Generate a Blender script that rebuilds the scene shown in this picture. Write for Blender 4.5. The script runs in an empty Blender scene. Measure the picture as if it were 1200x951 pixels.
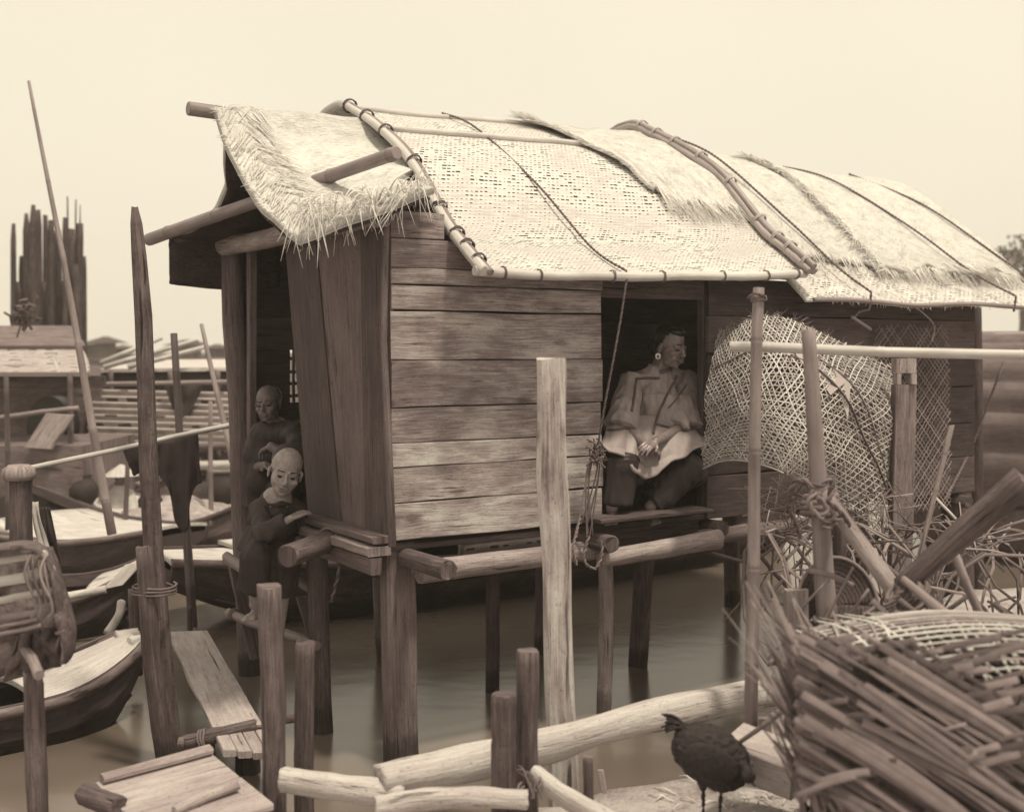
import bpy, math, random
from mathutils import Vector, Matrix, Quaternion, noise
R = random.Random(7)
V = Vector
PI = math.pi
scene = bpy.context.scene
col = scene.collection
H = 2.12                      # eye height above the water
F = 1390.0                    # focal length, in pixels of the 1200 wide photograph

def P(px, py, d):
    """point seen at (px,py) that stands d metres away"""
    return V(((px-600)/F*d, d, H-(py-410)/F*d))
def lerp(a, b, k): return a+(b-a)*k
def clamp(x, a=0.0, b=1.0): return max(a, min(b, x))
def nz(x, y=0.0, z=0.0): return noise.noise(V((x, y, z)))

# hut frame: corner at C0, A runs along the front wall, B along the entrance side
C0 = V((-0.612, 6.0, 0)); A = V((0.84, 0.543, 0)); B = V((-0.543, 0.84, 0))
def hp(s, t, z): return C0 + A*s + B*t + V((0, 0, z))
def on_t(px, py, t):
    """point of the vertical plane parallel to the front wall, t metres behind it"""
    r = (px-600)/F
    s = (r*(C0.y+B.y*t) - C0.x - B.x*t)/(A.x-r*A.y)
    d = C0.y+A.y*s+B.y*t
    return P(px, py, d)
def on_s(px, py, s):
    r = (px-600)/F
    t = (r*(C0.y+A.y*s) - C0.x - A.x*s)/(B.x-r*B.y)
    d = C0.y+A.y*s+B.y*t
    return P(px, py, d)
def on_z(px, py, z):
    d = (H-z)*F/(py-410)
    return P(px, py, d)

# ------------------------------------------------------------------ objects
WM = {}
def thing(name, label, cat, loc=(0, 0, 0), group=None, rz=0.0):
    o = bpy.data.objects.new(name, None); col.objects.link(o)
    o.empty_display_size = 0.1
    o.location = loc; o.rotation_euler = (0, 0, rz)
    o['label'] = label; o['category'] = cat
    if group: o['group'] = group
    WM[o.name] = Matrix.Translation(V(loc)) @ Matrix.Rotation(rz, 4, 'Z')
    return o
def tag(o, label, cat, group=None, kind=None):
    if label: o['label'] = label
    if cat: o['category'] = cat
    if group: o['group'] = group
    if kind: o['kind'] = kind
    return o

class MB:
    def __init__(s): s.v = []; s.f = []; s.uv = []; s.sm = []
    def quad(s, idx, uvs, smooth=True):
        s.f.append(tuple(idx)); s.uv.extend(uvs); s.sm.append(smooth)
    def ring(s, pts): 
        b = len(s.v); s.v.extend([V(p) for p in pts]); return b
    def tube(s, path, rad, n=10, cap=True, rough=0.0, seed=None, flat=1.0, up=None, bev=True, u0=0.0, prof=None):
        """tube through points; rad number or list; rough: relative radius noise"""
        path = [V(p) for p in path]
        m = len(path)
        if not isinstance(rad, (list, tuple)): rad = [rad]*m
        seed = R.random()*100 if seed is None else seed
        tang = []
        for i in range(m):
            t = (path[min(i+1, m-1)]-path[max(i-1, 0)])
            tang.append(t.normalized() if t.length > 1e-9 else V((0, 0, 1)))
        t0 = tang[0]
        ref = V(up) if up is not None else (V((0, 0, 1)) if abs(t0.z) < 0.9 else V((1, 0, 0)))
        x = (ref - t0*ref.dot(t0)).normalized()
        base = []; L = u0; us = []
        for i in range(m):
            if i: L += (path[i]-path[i-1]).length
            us.append(L)
            t = tang[i]
            x = (x - t*x.dot(t))
            x = x.normalized() if x.length > 1e-6 else t.orthogonal().normalized()
            y = t.cross(x)
            pts = []
            for k in range(n):
                a = 2*PI*k/n
                rr = rad[i]
                if prof: rr *= prof[k % len(prof)]
                if rough:
                    rr *= 1+rough*nz(math.cos(a)*1.3+seed, math.sin(a)*1.3-seed, L/(rad[i]*6+0.02)+seed)*1.6
                e_ = V((0, 0, 0))
                if rough >= .04 and i in (0, m-1): e_ = t*rad[i]*.42*nz(math.cos(a)*1.6+seed, math.sin(a)*1.6, seed+i)+t*rad[i]*.10*nz(a*5, seed)
                pts.append(path[i]+e_+x*math.cos(a)*rr+y*math.sin(a)*rr*flat)
            base.append(s.ring(pts))
        circ = 2*PI*rad[0]
        for i in range(m-1):
            for k in range(n):
                k2 = (k+1) % n
                s.quad((base[i]+k, base[i]+k2, base[i+1]+k2, base[i+1]+k),
                       [(us[i], circ*k/n), (us[i], circ*(k+1)/n), (us[i+1], circ*(k+1)/n), (us[i+1], circ*k/n)])
        if cap:
            for i, sg in ((0, -1), (m-1, 1)):
                c = path[i]
                off = [s.v[base[i]+k] for k in range(n)]
                if bev:
                    rb = rad[i]*(0.02 if rough >= .04 else .12)
                    b2 = s.ring([c+(p-c)*0.9+tang[i]*sg*rb for p in off])
                    for k in range(n):
                        k2 = (k+1) % n
                        q = (base[i]+k, b2+k, b2+k2, base[i]+k2) if sg < 0 else (base[i]+k, base[i]+k2, b2+k2, b2+k)
                        s.quad(q, [(us[i], circ*k/n)]*4, True)
                else:
                    b2 = s.ring(off)
                ids = list(range(b2, b2+n))
                if sg < 0: ids.reverse()
                s.f.append(tuple(ids)); s.sm.append(False)
                s.uv.extend([(us[i]+0.3*(s.v[j]-c).dot(x), 0.3*(s.v[j]-c).dot(tang[i].cross(x))) for j in ids])
        return s
    def board(s, o, ex, ey, ez, wob=0.0, nseg=8, ch=0.004, seed=None):
        """plank from corner o: ex along the grain, ey across, ez thickness; wobbly edges"""
        o = V(o); ex = V(ex); ey = V(ey); ez = V(ez)
        L = ex.length; W = ey.length; T = ez.length
        seed = R.random()*90 if seed is None else seed
        ch = min(ch, T*0.3, W*0.3)
        cx = ch/W; cz = ch/T
        prof = [(cx, 0), (1-cx, 0), (1, cz), (1, 1-cz), (1-cx, 1), (cx, 1), (0, 1-cz), (0, cz)]
        acc = [0]
        for k in range(8):
            a = prof[k]; b = prof[(k+1) % 8]
            acc.append(acc[-1]+math.hypot((a[0]-b[0])*W, (a[1]-b[1])*T))
        bases = []
        for i in range(nseg+1):
            u = i/nseg
            pts = []
            for (a, c) in prof:
                w = wob*nz(u*L*2.2+seed, a*2.0, c*0.7+seed)
                w2 = wob*0.5*nz(u*L*2.7-seed, a*1.5+7, c)
                pts.append(o+ex*(u+(wob*0.6*nz(a*9*W+seed, c*3, seed) / L if i in (0, nseg) else 0))+ey*(a+w/W)+ez*(c+w2*0.4/T))
            bases.append(s.ring(pts))
        for i in range(nseg):
            for k in range(8):
                k2 = (k+1) % 8
                s.quad((bases[i]+k, bases[i+1]+k, bases[i+1]+k2, bases[i]+k2),
                       [(i/nseg*L, acc[k]), ((i+1)/nseg*L, acc[k]), ((i+1)/nseg*L, acc[k+1]), (i/nseg*L, acc[k+1])], False)
        for i, rv in ((0, False), (nseg, True)):
            ids = list(range(bases[i], bases[i]+8))
            if rv: ids.reverse()
            pr = prof if not rv else prof[::-1]
            s.f.append(tuple(ids)); s.sm.append(False)
            s.uv.extend([(p[1]*T*0.5, p[0]*W) for p in pr])
        return s
    def sheet(s, fn, nu, nv, th=0.01, us=1.0, vs=1.0, smooth=True):
        """fn(u,v)->point over the unit square, given thickness th; us,vs metres for the uv"""
        pts = [[V(fn(i/nu, j/nv)) for j in range(nv+1)] for i in range(nu+1)]
        def nor(i, j):
            a = pts[min(i+1, nu)][j]-pts[max(i-1, 0)][j]; b = pts[i][min(j+1, nv)]-pts[i][max(j-1, 0)]
            n = a.cross(b)
            return n.normalized() if n.length > 1e-12 else V((0, 0, 1))
        b0 = len(s.v)
        for i in range(nu+1):
            for j in range(nv+1): s.v.append(pts[i][j].copy())
        b1 = len(s.v)
        for i in range(nu+1):
            for j in range(nv+1): s.v.append(pts[i][j]-nor(i, j)*th)
        w = nv+1
        for i in range(nu):
            for j in range(nv):
                a, b, c, d = i*w+j, (i+1)*w+j, (i+1)*w+j+1, i*w+j+1
                uv = [(i/nu*us, j/nv*vs), ((i+1)/nu*us, j/nv*vs), ((i+1)/nu*us, (j+1)/nv*vs), (i/nu*us, (j+1)/nv*vs)]
                s.quad((b0+a, b0+b, b0+c, b0+d), uv, smooth)
                s.quad((b1+d, b1+c, b1+b, b1+a), uv[::-1], smooth)
        def edge(l):
            for k in range(len(l)-1):
                p, q = l[k], l[k+1]
                s.quad((b0+p, b1+p, b1+q, b0+q), [(0, 0), (0, th), (0.02, th), (0.02, 0)], False)
        edge([i*w for i in range(nu+1)]); edge([nu*w+j for j in range(nv+1)])
        edge([i*w+nv for i in range(nu, -1, -1)]); edge([j for j in range(nv, -1, -1)])
        return s
    def strip(s, pts, nors, w, th=0.0015, taper=False):
        """flat splint following points, nors = surface normals"""
        m = len(pts); bases = []; L = 0; us = []
        for i in range(m):
            if i: L += (pts[i]-pts[i-1]).length
            us.append(L)
            t = (pts[min(i+1, m-1)]-pts[max(i-1, 0)]).normalized()
            n = nors[i] if isinstance(nors, list) else nors
            y = n.cross(t)
            y = y.normalized() if y.length > 1e-6 else t.orthogonal()
            n2 = t.cross(y)
            ww = w*(1-0.75*i/(m-1)) if taper else w
            c = pts[i]
            bases.append(s.ring([c+y*ww/2-n2*th/2, c+y*ww*0.42+n2*th/2, c-y*ww*0.42+n2*th/2, c-y*ww/2-n2*th/2]))
        for i in range(m-1):
            for k in range(4):
                k2 = (k+1) % 4
                s.quad((bases[i]+k, bases[i]+k2, bases[i+1]+k2, bases[i+1]+k),
                       [(us[i], w*k/3), (us[i], w*(k+1)/3), (us[i+1], w*(k+1)/3), (us[i+1], w*k/3)], True)
        s.quad((bases[0]+3, bases[0]+2, bases[0]+1, bases[0]), [(0, 0)]*4, False)
        s.quad((bases[-1], bases[-1]+1, bases[-1]+2, bases[-1]+3), [(0, 0)]*4, False)
        return s
    def blade(s, p0, p1, w, sag=0.0, seg=3, n=None, kink=0.0):
        """a straw: flat tapering splint from p0 to p1 sagging"""
        p0 = V(p0); p1 = V(p1); pts = []
        for i in range(seg+1):
            u = i/seg
            pts.append(p0.lerp(p1, u)+V((0, 0, -sag*4*u*(1-u)*0.5-sag*u*u*0.0))+V((R.uniform(-1, 1), R.uniform(-1, 1), R.uniform(-1, 1)))*kink*(0 < i))
        n = n or V((R.uniform(-.4, .4), -1, R.uniform(-.2, .9))).normalized()
        return s.strip(pts, n, w, w*0.2, True)
    def build(s, name, mat, parent=None, origin=None, label=None):
        me = bpy.data.meshes.new(name)
        if parent is not None:
            inv = WM[parent.name].inverted(); wm = WM[parent.name]
        else:
            if origin is None:
                lo = V((min(p.x for p in s.v), min(p.y for p in s.v), min(p.z for p in s.v)))
                hi = V((max(p.x for p in s.v), max(p.y for p in s.v), max(p.z for p in s.v)))
                origin = V(((lo.x+hi.x)/2, (lo.y+hi.y)/2, lo.z))
            wm = Matrix.Translation(V(origin)); inv = wm.inverted()
        me.from_pydata([inv @ p for p in s.v], [], s.f)
        me.polygons.foreach_set('use_smooth', s.sm)
        ul = me.uv_layers.new(name='UVMap')
        flat = [c for uv in s.uv for c in uv]
        ul.data.foreach_set('uv', flat)
        me.materials.append(mat)
        o = bpy.data.objects.new(name, me); col.objects.link(o)
        if parent is not None: o.parent = parent; WM[o.name] = wm.copy()
        else: o.matrix_world = wm; WM[o.name] = wm
        if label: o['label'] = label
        return o

def curve(pts, n=16):
    """Catmull-Rom through points"""
    pts = [V(p) for p in pts]
    if len(pts) == 2: return [pts[0].lerp(pts[1], i/n) for i in range(n+1)]
    out = []; m = len(pts)-1
    for k in range(n*m//max(1, m)+1 if False else n+1):
        x = k/n*m; i = min(int(x), m-1); u = x-i
        p0 = pts[max(i-1, 0)]; p1 = pts[i]; p2 = pts[i+1]; p3 = pts[min(i+2, m)]
        out.append(0.5*((2*p1)+(p2-p0)*u+(2*p0-5*p1+4*p2-p3)*u*u+(3*p1-p0-3*p2+p3)*u**3))
    return out
def wavy(p0, p1, amp, n=10):
    p0 = V(p0); p1 = V(p1); t = (p1-p0).normalized(); x = t.orthogonal().normalized(); y = t.cross(x); sd = R.random()*50
    L = (p1-p0).length
    return [p0.lerp(p1, i/n)+x*amp*nz(i/n*L*1.3+sd, 1)+y*amp*nz(i/n*L*1.3-sd, 5) for i in range(n+1)]
def bamboo_path(p0, p1, r0, r1, bend=0.01, inter=0.27, ph=0.0):
    """path and radii with swollen nodes"""
    p0 = V(p0); p1 = V(p1); L = (p1-p0).length; sd = R.random()*50
    t = (p1-p0).normalized(); x = t.orthogonal().normalized(); y = t.cross(x)
    us = [0, 1]; k = ph*inter+inter*0.5
    while k < L-0.02:
        for d, in ((-0.012,), (-0.004,), (0.004,), (0.014,)): us.append((k+d)/L)
        k += inter*R.uniform(0.9, 1.12)
    for i in range(1, 8): us.append(i/8)
    us = sorted(u for u in set(us) if 0 <= u <= 1)
    nodes = []
    k = ph*inter+inter*0.5
    path = []; rad = []
    return p0, p1, L, t, x, y, us, sd
def bamboo(mb, p0, p1, r0, r1=None, bend=0.012, inter=0.27, n=12, bendv=None):
    r1 = r0 if r1 is None else r1
    p0 = V(p0); p1 = V(p1); L = (p1-p0).length; sd = R.random()*50
    t = (p1-p0).normalized(); x = t.orthogonal().normalized(); y = t.cross(x)
    ev = [(0, 1.0)]; k = inter*R.uniform(0.3, 0.8)
    while k < L-0.03:
        ev += [(k-0.016, 1.0), (k-0.005, 1.13), (k+0.001, 0.98), (k+0.006, 1.1), (k+0.016, 1.0)]
        k += inter*R.uniform(0.85, 1.15)
    ev.append((L, 1.0))
    path = []; rad = []
    for (q, m) in ev:
        u = q/L
        off = x*bend*nz(u*1.8+sd, 2)+y*bend*nz(u*1.8-sd, 8)
        if bendv is not None: off += V(bendv)*4*u*(1-u)
        path.append(p0.lerp(p1, u)+off); rad.append(lerp(r0, r1, u)*m)
    mb.tube(path, rad, n=n)
    return mb
def log(mb, p0, p1, r0, r1=None, amp=0.03, rough=0.09, n=14, seg=12):
    r1 = r0 if r1 is None else r1
    path = wavy(p0, p1, amp, seg)
    sd = R.random()*30
    rad = [lerp(r0, r1, i/seg)*(1+rough*nz(i*0.6+sd)) for i in range(seg+1)]
    return mb.tube(path, rad, n=n+4, rough=rough, prof=[1+R.uniform(-.045, .045) for _ in range(n+4)])
def rope(mb, pts, r=0.008, n=30, pitch=None, smooth=True):
    pts = curve(pts, n) if smooth else [V(p) for p in pts]
    L = sum((pts[i+1]-pts[i]).length for i in range(len(pts)-1))
    m = max(len(pts)*2, int(L/0.012)); m = min(m, 260)
    fine = []
    acc = [0]
    for i in range(len(pts)-1): acc.append(acc[-1]+(pts[i+1]-pts[i]).length)
    j = 0
    for k in range(m+1):
        q = L*k/m
        while j < len(pts)-2 and acc[j+1] < q: j += 1
        u = (q-acc[j])/max(1e-9, acc[j+1]-acc[j])
        fine.append(pts[j].lerp(pts[j+1], clamp(u)))
    pitch = pitch or r*7
    for ph in (0, PI):
        out = []; x = None
        for k, p in enumerate(fine):
            t = (fine[min(k+1, m)]-fine[max(k-1, 0)]).normalized()
            if x is None: x = t.orthogonal().normalized()
            x = (x-t*x.dot(t)).normalized(); y = t.cross(x)
            a = ph+2*PI*(L*k/m)/pitch
            out.append(p+x*math.cos(a)*r*0.5+y*math.sin(a)*r*0.5)
        mb.tube(out, r*0.62, n=5, bev=False)
    return mb
def coil(mb, c, axis, r, turns=3, w=0.05, rr=0.007, jit=0.006, twist=True):
    """a lashing: turns of cord round an axis"""
    axis = V(axis).normalized(); x = axis.orthogonal().normalized(); y = axis.cross(x); c = V(c)
    pts = []
    m = int(turns*14)
    for i in range(m+1):
        a = 2*PI*turns*i/m
        rj = r+rr*0.8+R.uniform(0, jit)*0.6
        pts.append(c+x*math.cos(a)*rj+y*math.sin(a)*rj+axis*(w*(i/m-0.5)+R.uniform(-jit, jit)*0.5))
    mb.tube(pts, rr, n=6, bev=False)
    return mb

def evalmesh(o):
    dg = bpy.context.evaluated_depsgraph_get()
    dg.update()
    ev = o.evaluated_get(dg)
    return bpy.data.meshes.new_from_object(ev, depsgraph=dg)
def blob(name, prims, mat, parent, voxel=0.006, smooth=3, disp=None, label=None, sub=0):
    """one continuous surface grown over overlapping solids: ('e',c,(rx,ry,rz),M) ellipsoid, ('c',p0,p1,r0,r1) tapered limb"""
    mb = MB()
    for pr in prims:
        if pr[0] == 'e':
            c = V(pr[1]); rx, ry, rz = pr[2]; M = pr[3] if len(pr) > 3 else Matrix.Identity(3)
            nu, nv = 20, 12; b = len(mb.v)
            for j in range(1, nv):
                th = PI*j/nv
                for i in range(nu):
                    ph = 2*PI*i/nu
                    mb.v.append(c+M @ V((rx*math.sin(th)*math.cos(ph), ry*math.sin(th)*math.sin(ph), rz*math.cos(th))))
            top = len(mb.v); mb.v.append(c+M @ V((0, 0, rz))); bot = len(mb.v); mb.v.append(c+M @ V((0, 0, -rz)))
            for j in range(nv-2):
                for i in range(nu):
                    i2 = (i+1) % nu
                    mb.f.append((b+j*nu+i, b+(j+1)*nu+i, b+(j+1)*nu+i2, b+j*nu+i2))
            for i in range(nu):
                i2 = (i+1) % nu
                mb.f.append((top, b+i, b+i2)); mb.f.append((bot, b+(nv-2)*nu+i2, b+(nv-2)*nu+i))
        else:
            p0 = V(pr[1]); p1 = V(pr[2]); r0, r1 = pr[3], pr[4]
            fl = pr[5] if len(pr) > 5 else 1.0
            upv = pr[6] if len(pr) > 6 else None
            t = (p1-p0); L = t.length; t = t.normalized()
            x = V(upv)-t*V(upv).dot(t) if upv is not None else t.orthogonal()
            x = x.normalized(); y = t.cross(x); n = 16; rings = []
            prof = []
            if pr[0] == 'f': prof = [(0.0, r0*.5)]+[(L*k/6, lerp(r0, r1, k/6)) for k in range(7)]+[(L, r1*.5)]
            else:
             for k in range(1, 6): a = -PI/2+PI/2*k/6; prof.append((math.sin(a)*r0, math.cos(a)*r0))
             for k in range(5): prof.append((L*k/4, lerp(r0, r1, k/4)))
             for k in range(1, 6): a = PI/2*k/6; prof.append((L+math.sin(a)*r1, math.cos(a)*r1))
            b = len(mb.v)
            for (q, r) in prof:
                for i in range(n):
                    a = 2*PI*i/n
                    mb.v.append(p0+t*q+x*math.cos(a)*r*fl+y*math.sin(a)*r)
            a0 = len(mb.v); mb.v.append(p0-t*(r0 if pr[0] == 'c' else 0)); a1 = len(mb.v); mb.v.append(p1+t*(r1 if pr[0] == 'c' else 0))
            for j in range(len(prof)-1):
                for i in range(n):
                    i2 = (i+1) % n
                    mb.f.append((b+j*n+i, b+j*n+i2, b+(j+1)*n+i2, b+(j+1)*n+i))
            for i in range(n):
                i2 = (i+1) % n; e = b+(len(prof)-1)*n
                mb.f.append((a0, b+i2, b+i)); mb.f.append((a1, e+i, e+i2))
    me = bpy.data.meshes.new('tmp'); me.from_pydata(mb.v, [], mb.f)
    tmp = bpy.data.objects.new('tmp', me); col.objects.link(tmp)
    m = tmp.modifiers.new('r', 'REMESH'); m.mode = 'VOXEL'; m.voxel_size = voxel; m.use_smooth_shade = True
    if smooth:
        m2 = tmp.modifiers.new('s', 'SMOOTH'); m2.factor = 0.5; m2.iterations = smooth
    out = evalmesh(tmp)
    bpy.data.objects.remove(tmp); bpy.data.meshes.remove(me)
    out.name = name
    if disp:
        ns = [v.normal.copy() for v in out.vertices]
        for v, nn in zip(out.vertices, ns):
            v.co = disp(v.co.copy(), nn)
    if parent is not None:
        out.transform(WM[parent.name].inverted())
    out.polygons.foreach_set('use_smooth', [True]*len(out.polygons))
    out.materials.clear(); out.materials.append(mat)
    o = bpy.data.objects.new(name, out); col.objects.link(o)
    if parent is not None: o.parent = parent; WM[o.name] = WM[parent.name].copy()
    if label: o['label'] = label
    return o

# ------------------------------------------------------------------ materials
def alb(y):
    y = 0.96*y**1.45 if y < 0.8 else y*.87
    k = clamp((y-0.04)/0.5)
    return (y*lerp(1.26, 1.03, k), y*lerp(0.935, 1.0, k), y*lerp(0.99, 0.96, k), 1)
class NT:
    def __init__(s, name):
        s.m = bpy.data.materials.new(name); s.m.use_nodes = True
        s.t = s.m.node_tree; s.t.nodes.clear()
        s.out = s.n('ShaderNodeOutputMaterial'); s.b = s.n('ShaderNodeBsdfPrincipled')
        s.l(s.b.outputs[0], s.out.inputs[0])
    def n(s, ty, **kw):
        x = s.t.nodes.new(ty)
        for k, v in kw.items():
            if k in x.inputs.keys() if isinstance(k, str) else False: x.inputs[k].default_value = v
            else: setattr(x, k, v)
        return x
    def l(s, a, b): s.t.links.new(a, b)
    def math(s, op, a, b=None, c=None, clampv=False):
        x = s.t.nodes.new('ShaderNodeMath'); x.operation = op; x.use_clamp = clampv
        for i, q in enumerate((a, b, c)):
            if q is None: continue
            if isinstance(q, (int, float)): x.inputs[i].default_value = q
            else: s.l(q, x.inputs[i])
        return x.outputs[0]
    def noise(s, vec, scale, detail=4, rough=0.55, dist=0.0):
        x = s.t.nodes.new('ShaderNodeTexNoise'); x.inputs['Scale'].default_value = scale
        x.inputs['Detail'].default_value = detail; x.inputs['Roughness'].default_value = rough
        x.inputs['Distortion'].default_value = dist
        s.l(vec, x.inputs['Vector']); return x.outputs[0]
    def ramp(s, fac, stops):
        x = s.t.nodes.new('ShaderNodeValToRGB'); e = x.color_ramp.elements
        while len(e) < len(stops): e.new(0.5)
        for q, (p, c) in zip(e, stops):
            q.position = p; q.color = c if isinstance(c, tuple) else (c, c, c, 1)
        s.l(fac, x.inputs[0]); return x.outputs[0]
    def comb(s, x, y, z):
        c = s.t.nodes.new('ShaderNodeCombineXYZ')
        for i, q in enumerate((x, y, z)):
            if isinstance(q, (int, float)): c.inputs[i].default_value = q
            else: s.l(q, c.inputs[i])
        return c.outputs[0]
    def uv(s):
        u = s.t.nodes.new('ShaderNodeUVMap'); u.uv_map = 'UVMap'
        x = s.t.nodes.new('ShaderNodeSeparateXYZ'); s.l(u.outputs[0], x.inputs[0])
        return x.outputs[0], x.outputs[1]
    def isl(s):
        g = s.t.nodes.new('ShaderNodeNewGeometry'); return g.outputs['Random Per Island']
    def oinfo(s):
        g = s.t.nodes.new('ShaderNodeObjectInfo'); return g.outputs['Random']
    def obj(s):
        g = s.t.nodes.new('ShaderNodeTexCoord'); return g.outputs['Object']
    def world(s):
        g = s.t.nodes.new('ShaderNodeNewGeometry'); return g.outputs['Position']
    def mixc(s, f, a, b, mode='MIX'):
        x = s.t.nodes.new('ShaderNodeMix'); x.data_type = 'RGBA'; x.blend_type = mode
        for i, q in ((0, f), (6, a), (7, b)):
            if isinstance(q, (int, float)): x.inputs[i].default_value = q
            elif isinstance(q, tuple): x.inputs[i].default_value = q
            else: s.l(q, x.inputs[i])
        return x.outputs[2]
    def bump(s, h, dist=0.003, strength=1.0):
        x = s.t.nodes.new('ShaderNodeBump'); x.inputs['Distance'].default_value = dist; x.inputs['Strength'].default_value = strength
        s.l(h, x.inputs['Height']); s.l(x.outputs[0], s.b.inputs['Normal'])
    def set(s, color=None, rough=0.8, spec=0.3):
        if color is not None:
            if isinstance(color, tuple): s.b.inputs['Base Color'].default_value = color
            else: s.l(color, s.b.inputs['Base Color'])
        if isinstance(rough, (int, float)): s.b.inputs['Roughness'].default_value = rough
        else: s.l(rough, s.b.inputs['Roughness'])
        s.b.inputs['Specular IOR Level'].default_value = spec
        return s.m

def wood(name, lo, mid, hi, across=75, along=3.2, stain=0.5, rough=0.85, bump=0.0018, var=0.25, knots=0.5):
    t = NT(name); u, v = t.uv(); r = t.isl(); o = t.oinfo()
    rr = t.math('ADD', t.math('MULTIPLY', r, 71.0), t.math('MULTIPLY', o, 37.0))
    warp = t.noise(t.comb(t.math('MULTIPLY', u, 1.8), t.math('MULTIPLY', v, 5.0), rr), 1.0, 2)
    v2 = t.math('ADD', v, t.math('MULTIPLY', t.math('SUBTRACT', warp, 0.5), 0.05*knots))
    g = t.noise(t.comb(t.math('MULTIPLY', u, along), t.math('MULTIPLY', v2, across), rr), 1.0, 7, 0.62)
    g2 = t.noise(t.comb(t.math('MULTIPLY', u, along*3), t.math('MULTIPLY', v2, across*4.0), rr), 1.0, 3, 0.6)
    bl = t.noise(t.comb(t.math('MULTIPLY', u, 2.6), t.math('MULTIPLY', v, 7.0), rr), 1.0, 6, 0.65)
    # knots
    vo = t.t.nodes.new('ShaderNodeTexVoronoi'); vo.inputs['Scale'].default_value = 1.0
    t.l(t.comb(t.math('MULTIPLY', u, 2.3), t.math('MULTIPLY', v, 5.5), rr), vo.inputs['Vector'])
    kn = t.math('SUBTRACT', 1.0, t.math('DIVIDE', vo.outputs['Distance'], 0.16), None, True)
    f = t.math('ADD', t.math('MULTIPLY', g, 0.45), t.math('ADD', t.math('MULTIPLY', g2, 0.40), t.math('MULTIPLY', bl, stain)))
    f = t.math('ADD', f, t.math('MULTIPLY', t.math('SUBTRACT', r, 0.5), var))
    f = t.math('SUBTRACT', f, 0.5*stain-0.075)
    f = t.math('SUBTRACT', f, t.math('MULTIPLY', kn, 0.32*knots))
    c = t.ramp(f, [(0.30, alb(lo)), (0.50, alb(mid)), (0.68, alb(hi))])
    crack = t.ramp(g, [(0.30, 0.35), (0.37, 1.0)])
    c = t.mixc(1.0, c, crack, 'MULTIPLY')
    split = t.noise(t.comb(t.math('MULTIPLY', u, 0.9), t.math('MULTIPLY', v2, across*0.55), t.math('ADD', rr, 9.0)), 1.0, 2, 0.5)
    sp = t.ramp(split, [(0.265, 0.25), (0.285, 1.0)])
    c = t.mixc(1.0, c, sp, 'MULTIPLY')
    pit = t.noise(t.comb(t.math('MULTIPLY', u, 55), t.math('MULTIPLY', v, 90), rr), 1.0, 3, 0.7)
    c = t.mixc(1.0, c, t.ramp(pit, [(0.30, 0.55), (0.42, 1.0), (0.68, 1.0), (0.76, 1.25)]), 'MULTIPLY')
    crack = t.math('ADD', crack, t.math('ADD', t.math('MULTIPLY', sp, 2.0), t.math('MULTIPLY', pit, 0.7)))
    hsum = t.math('ADD', t.math('ADD', g, t.math('MULTIPLY', g2, 0.6)), t.math('MULTIPLY', crack, 0.6))
    zz = t.t.nodes.new('ShaderNodeSeparateXYZ'); t.l(t.world(), zz.inputs[0])
    wl = t.math('ADD', zz.outputs[2], t.math('MULTIPLY', t.math('SUBTRACT', bl, .5), .16))
    c = t.mixc(1.0, c, t.ramp(wl, [(0.08, 0.42), (0.13, 0.62), (0.16, 1.0)]), 'MULTIPLY')
    t.bump(t.math('ADD', hsum, t.math('MULTIPLY', bl, 0.8)), bump*1.5)
    return t.set(c, rough, 0.25)

def bamboo_mat(name, lo, hi, ring=0.0, rough=0.5):
    t = NT(name); u, v = t.uv(); r = t.isl(); o = t.oinfo()
    rr = t.math('ADD', t.math('MULTIPLY', r, 71.0), t.math('MULTIPLY', o, 37.0))
    g = t.noise(t.comb(t.math('MULTIPLY', u, 1.2), t.math('MULTIPLY', v, 60), rr), 1.0, 5, 0.6)
    bl = t.noise(t.comb(t.math('MULTIPLY', u, 4), t.math('MULTIPLY', v, 14.0), rr), 1.0, 6, 0.7)
    f = t.math('ADD', t.math('MULTIPLY', g, 0.45), t.math('MULTIPLY', bl, 0.55))
    f = t.math('ADD', f, t.math('MULTIPLY', t.math('SUBTRACT', r, 0.5), 0.18))
    c = t.ramp(f, [(0.32, alb(lo)), (0.62, alb(hi))])
    t.bump(g, 0.001)
    return t.set(c, rough, 0.35)

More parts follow.
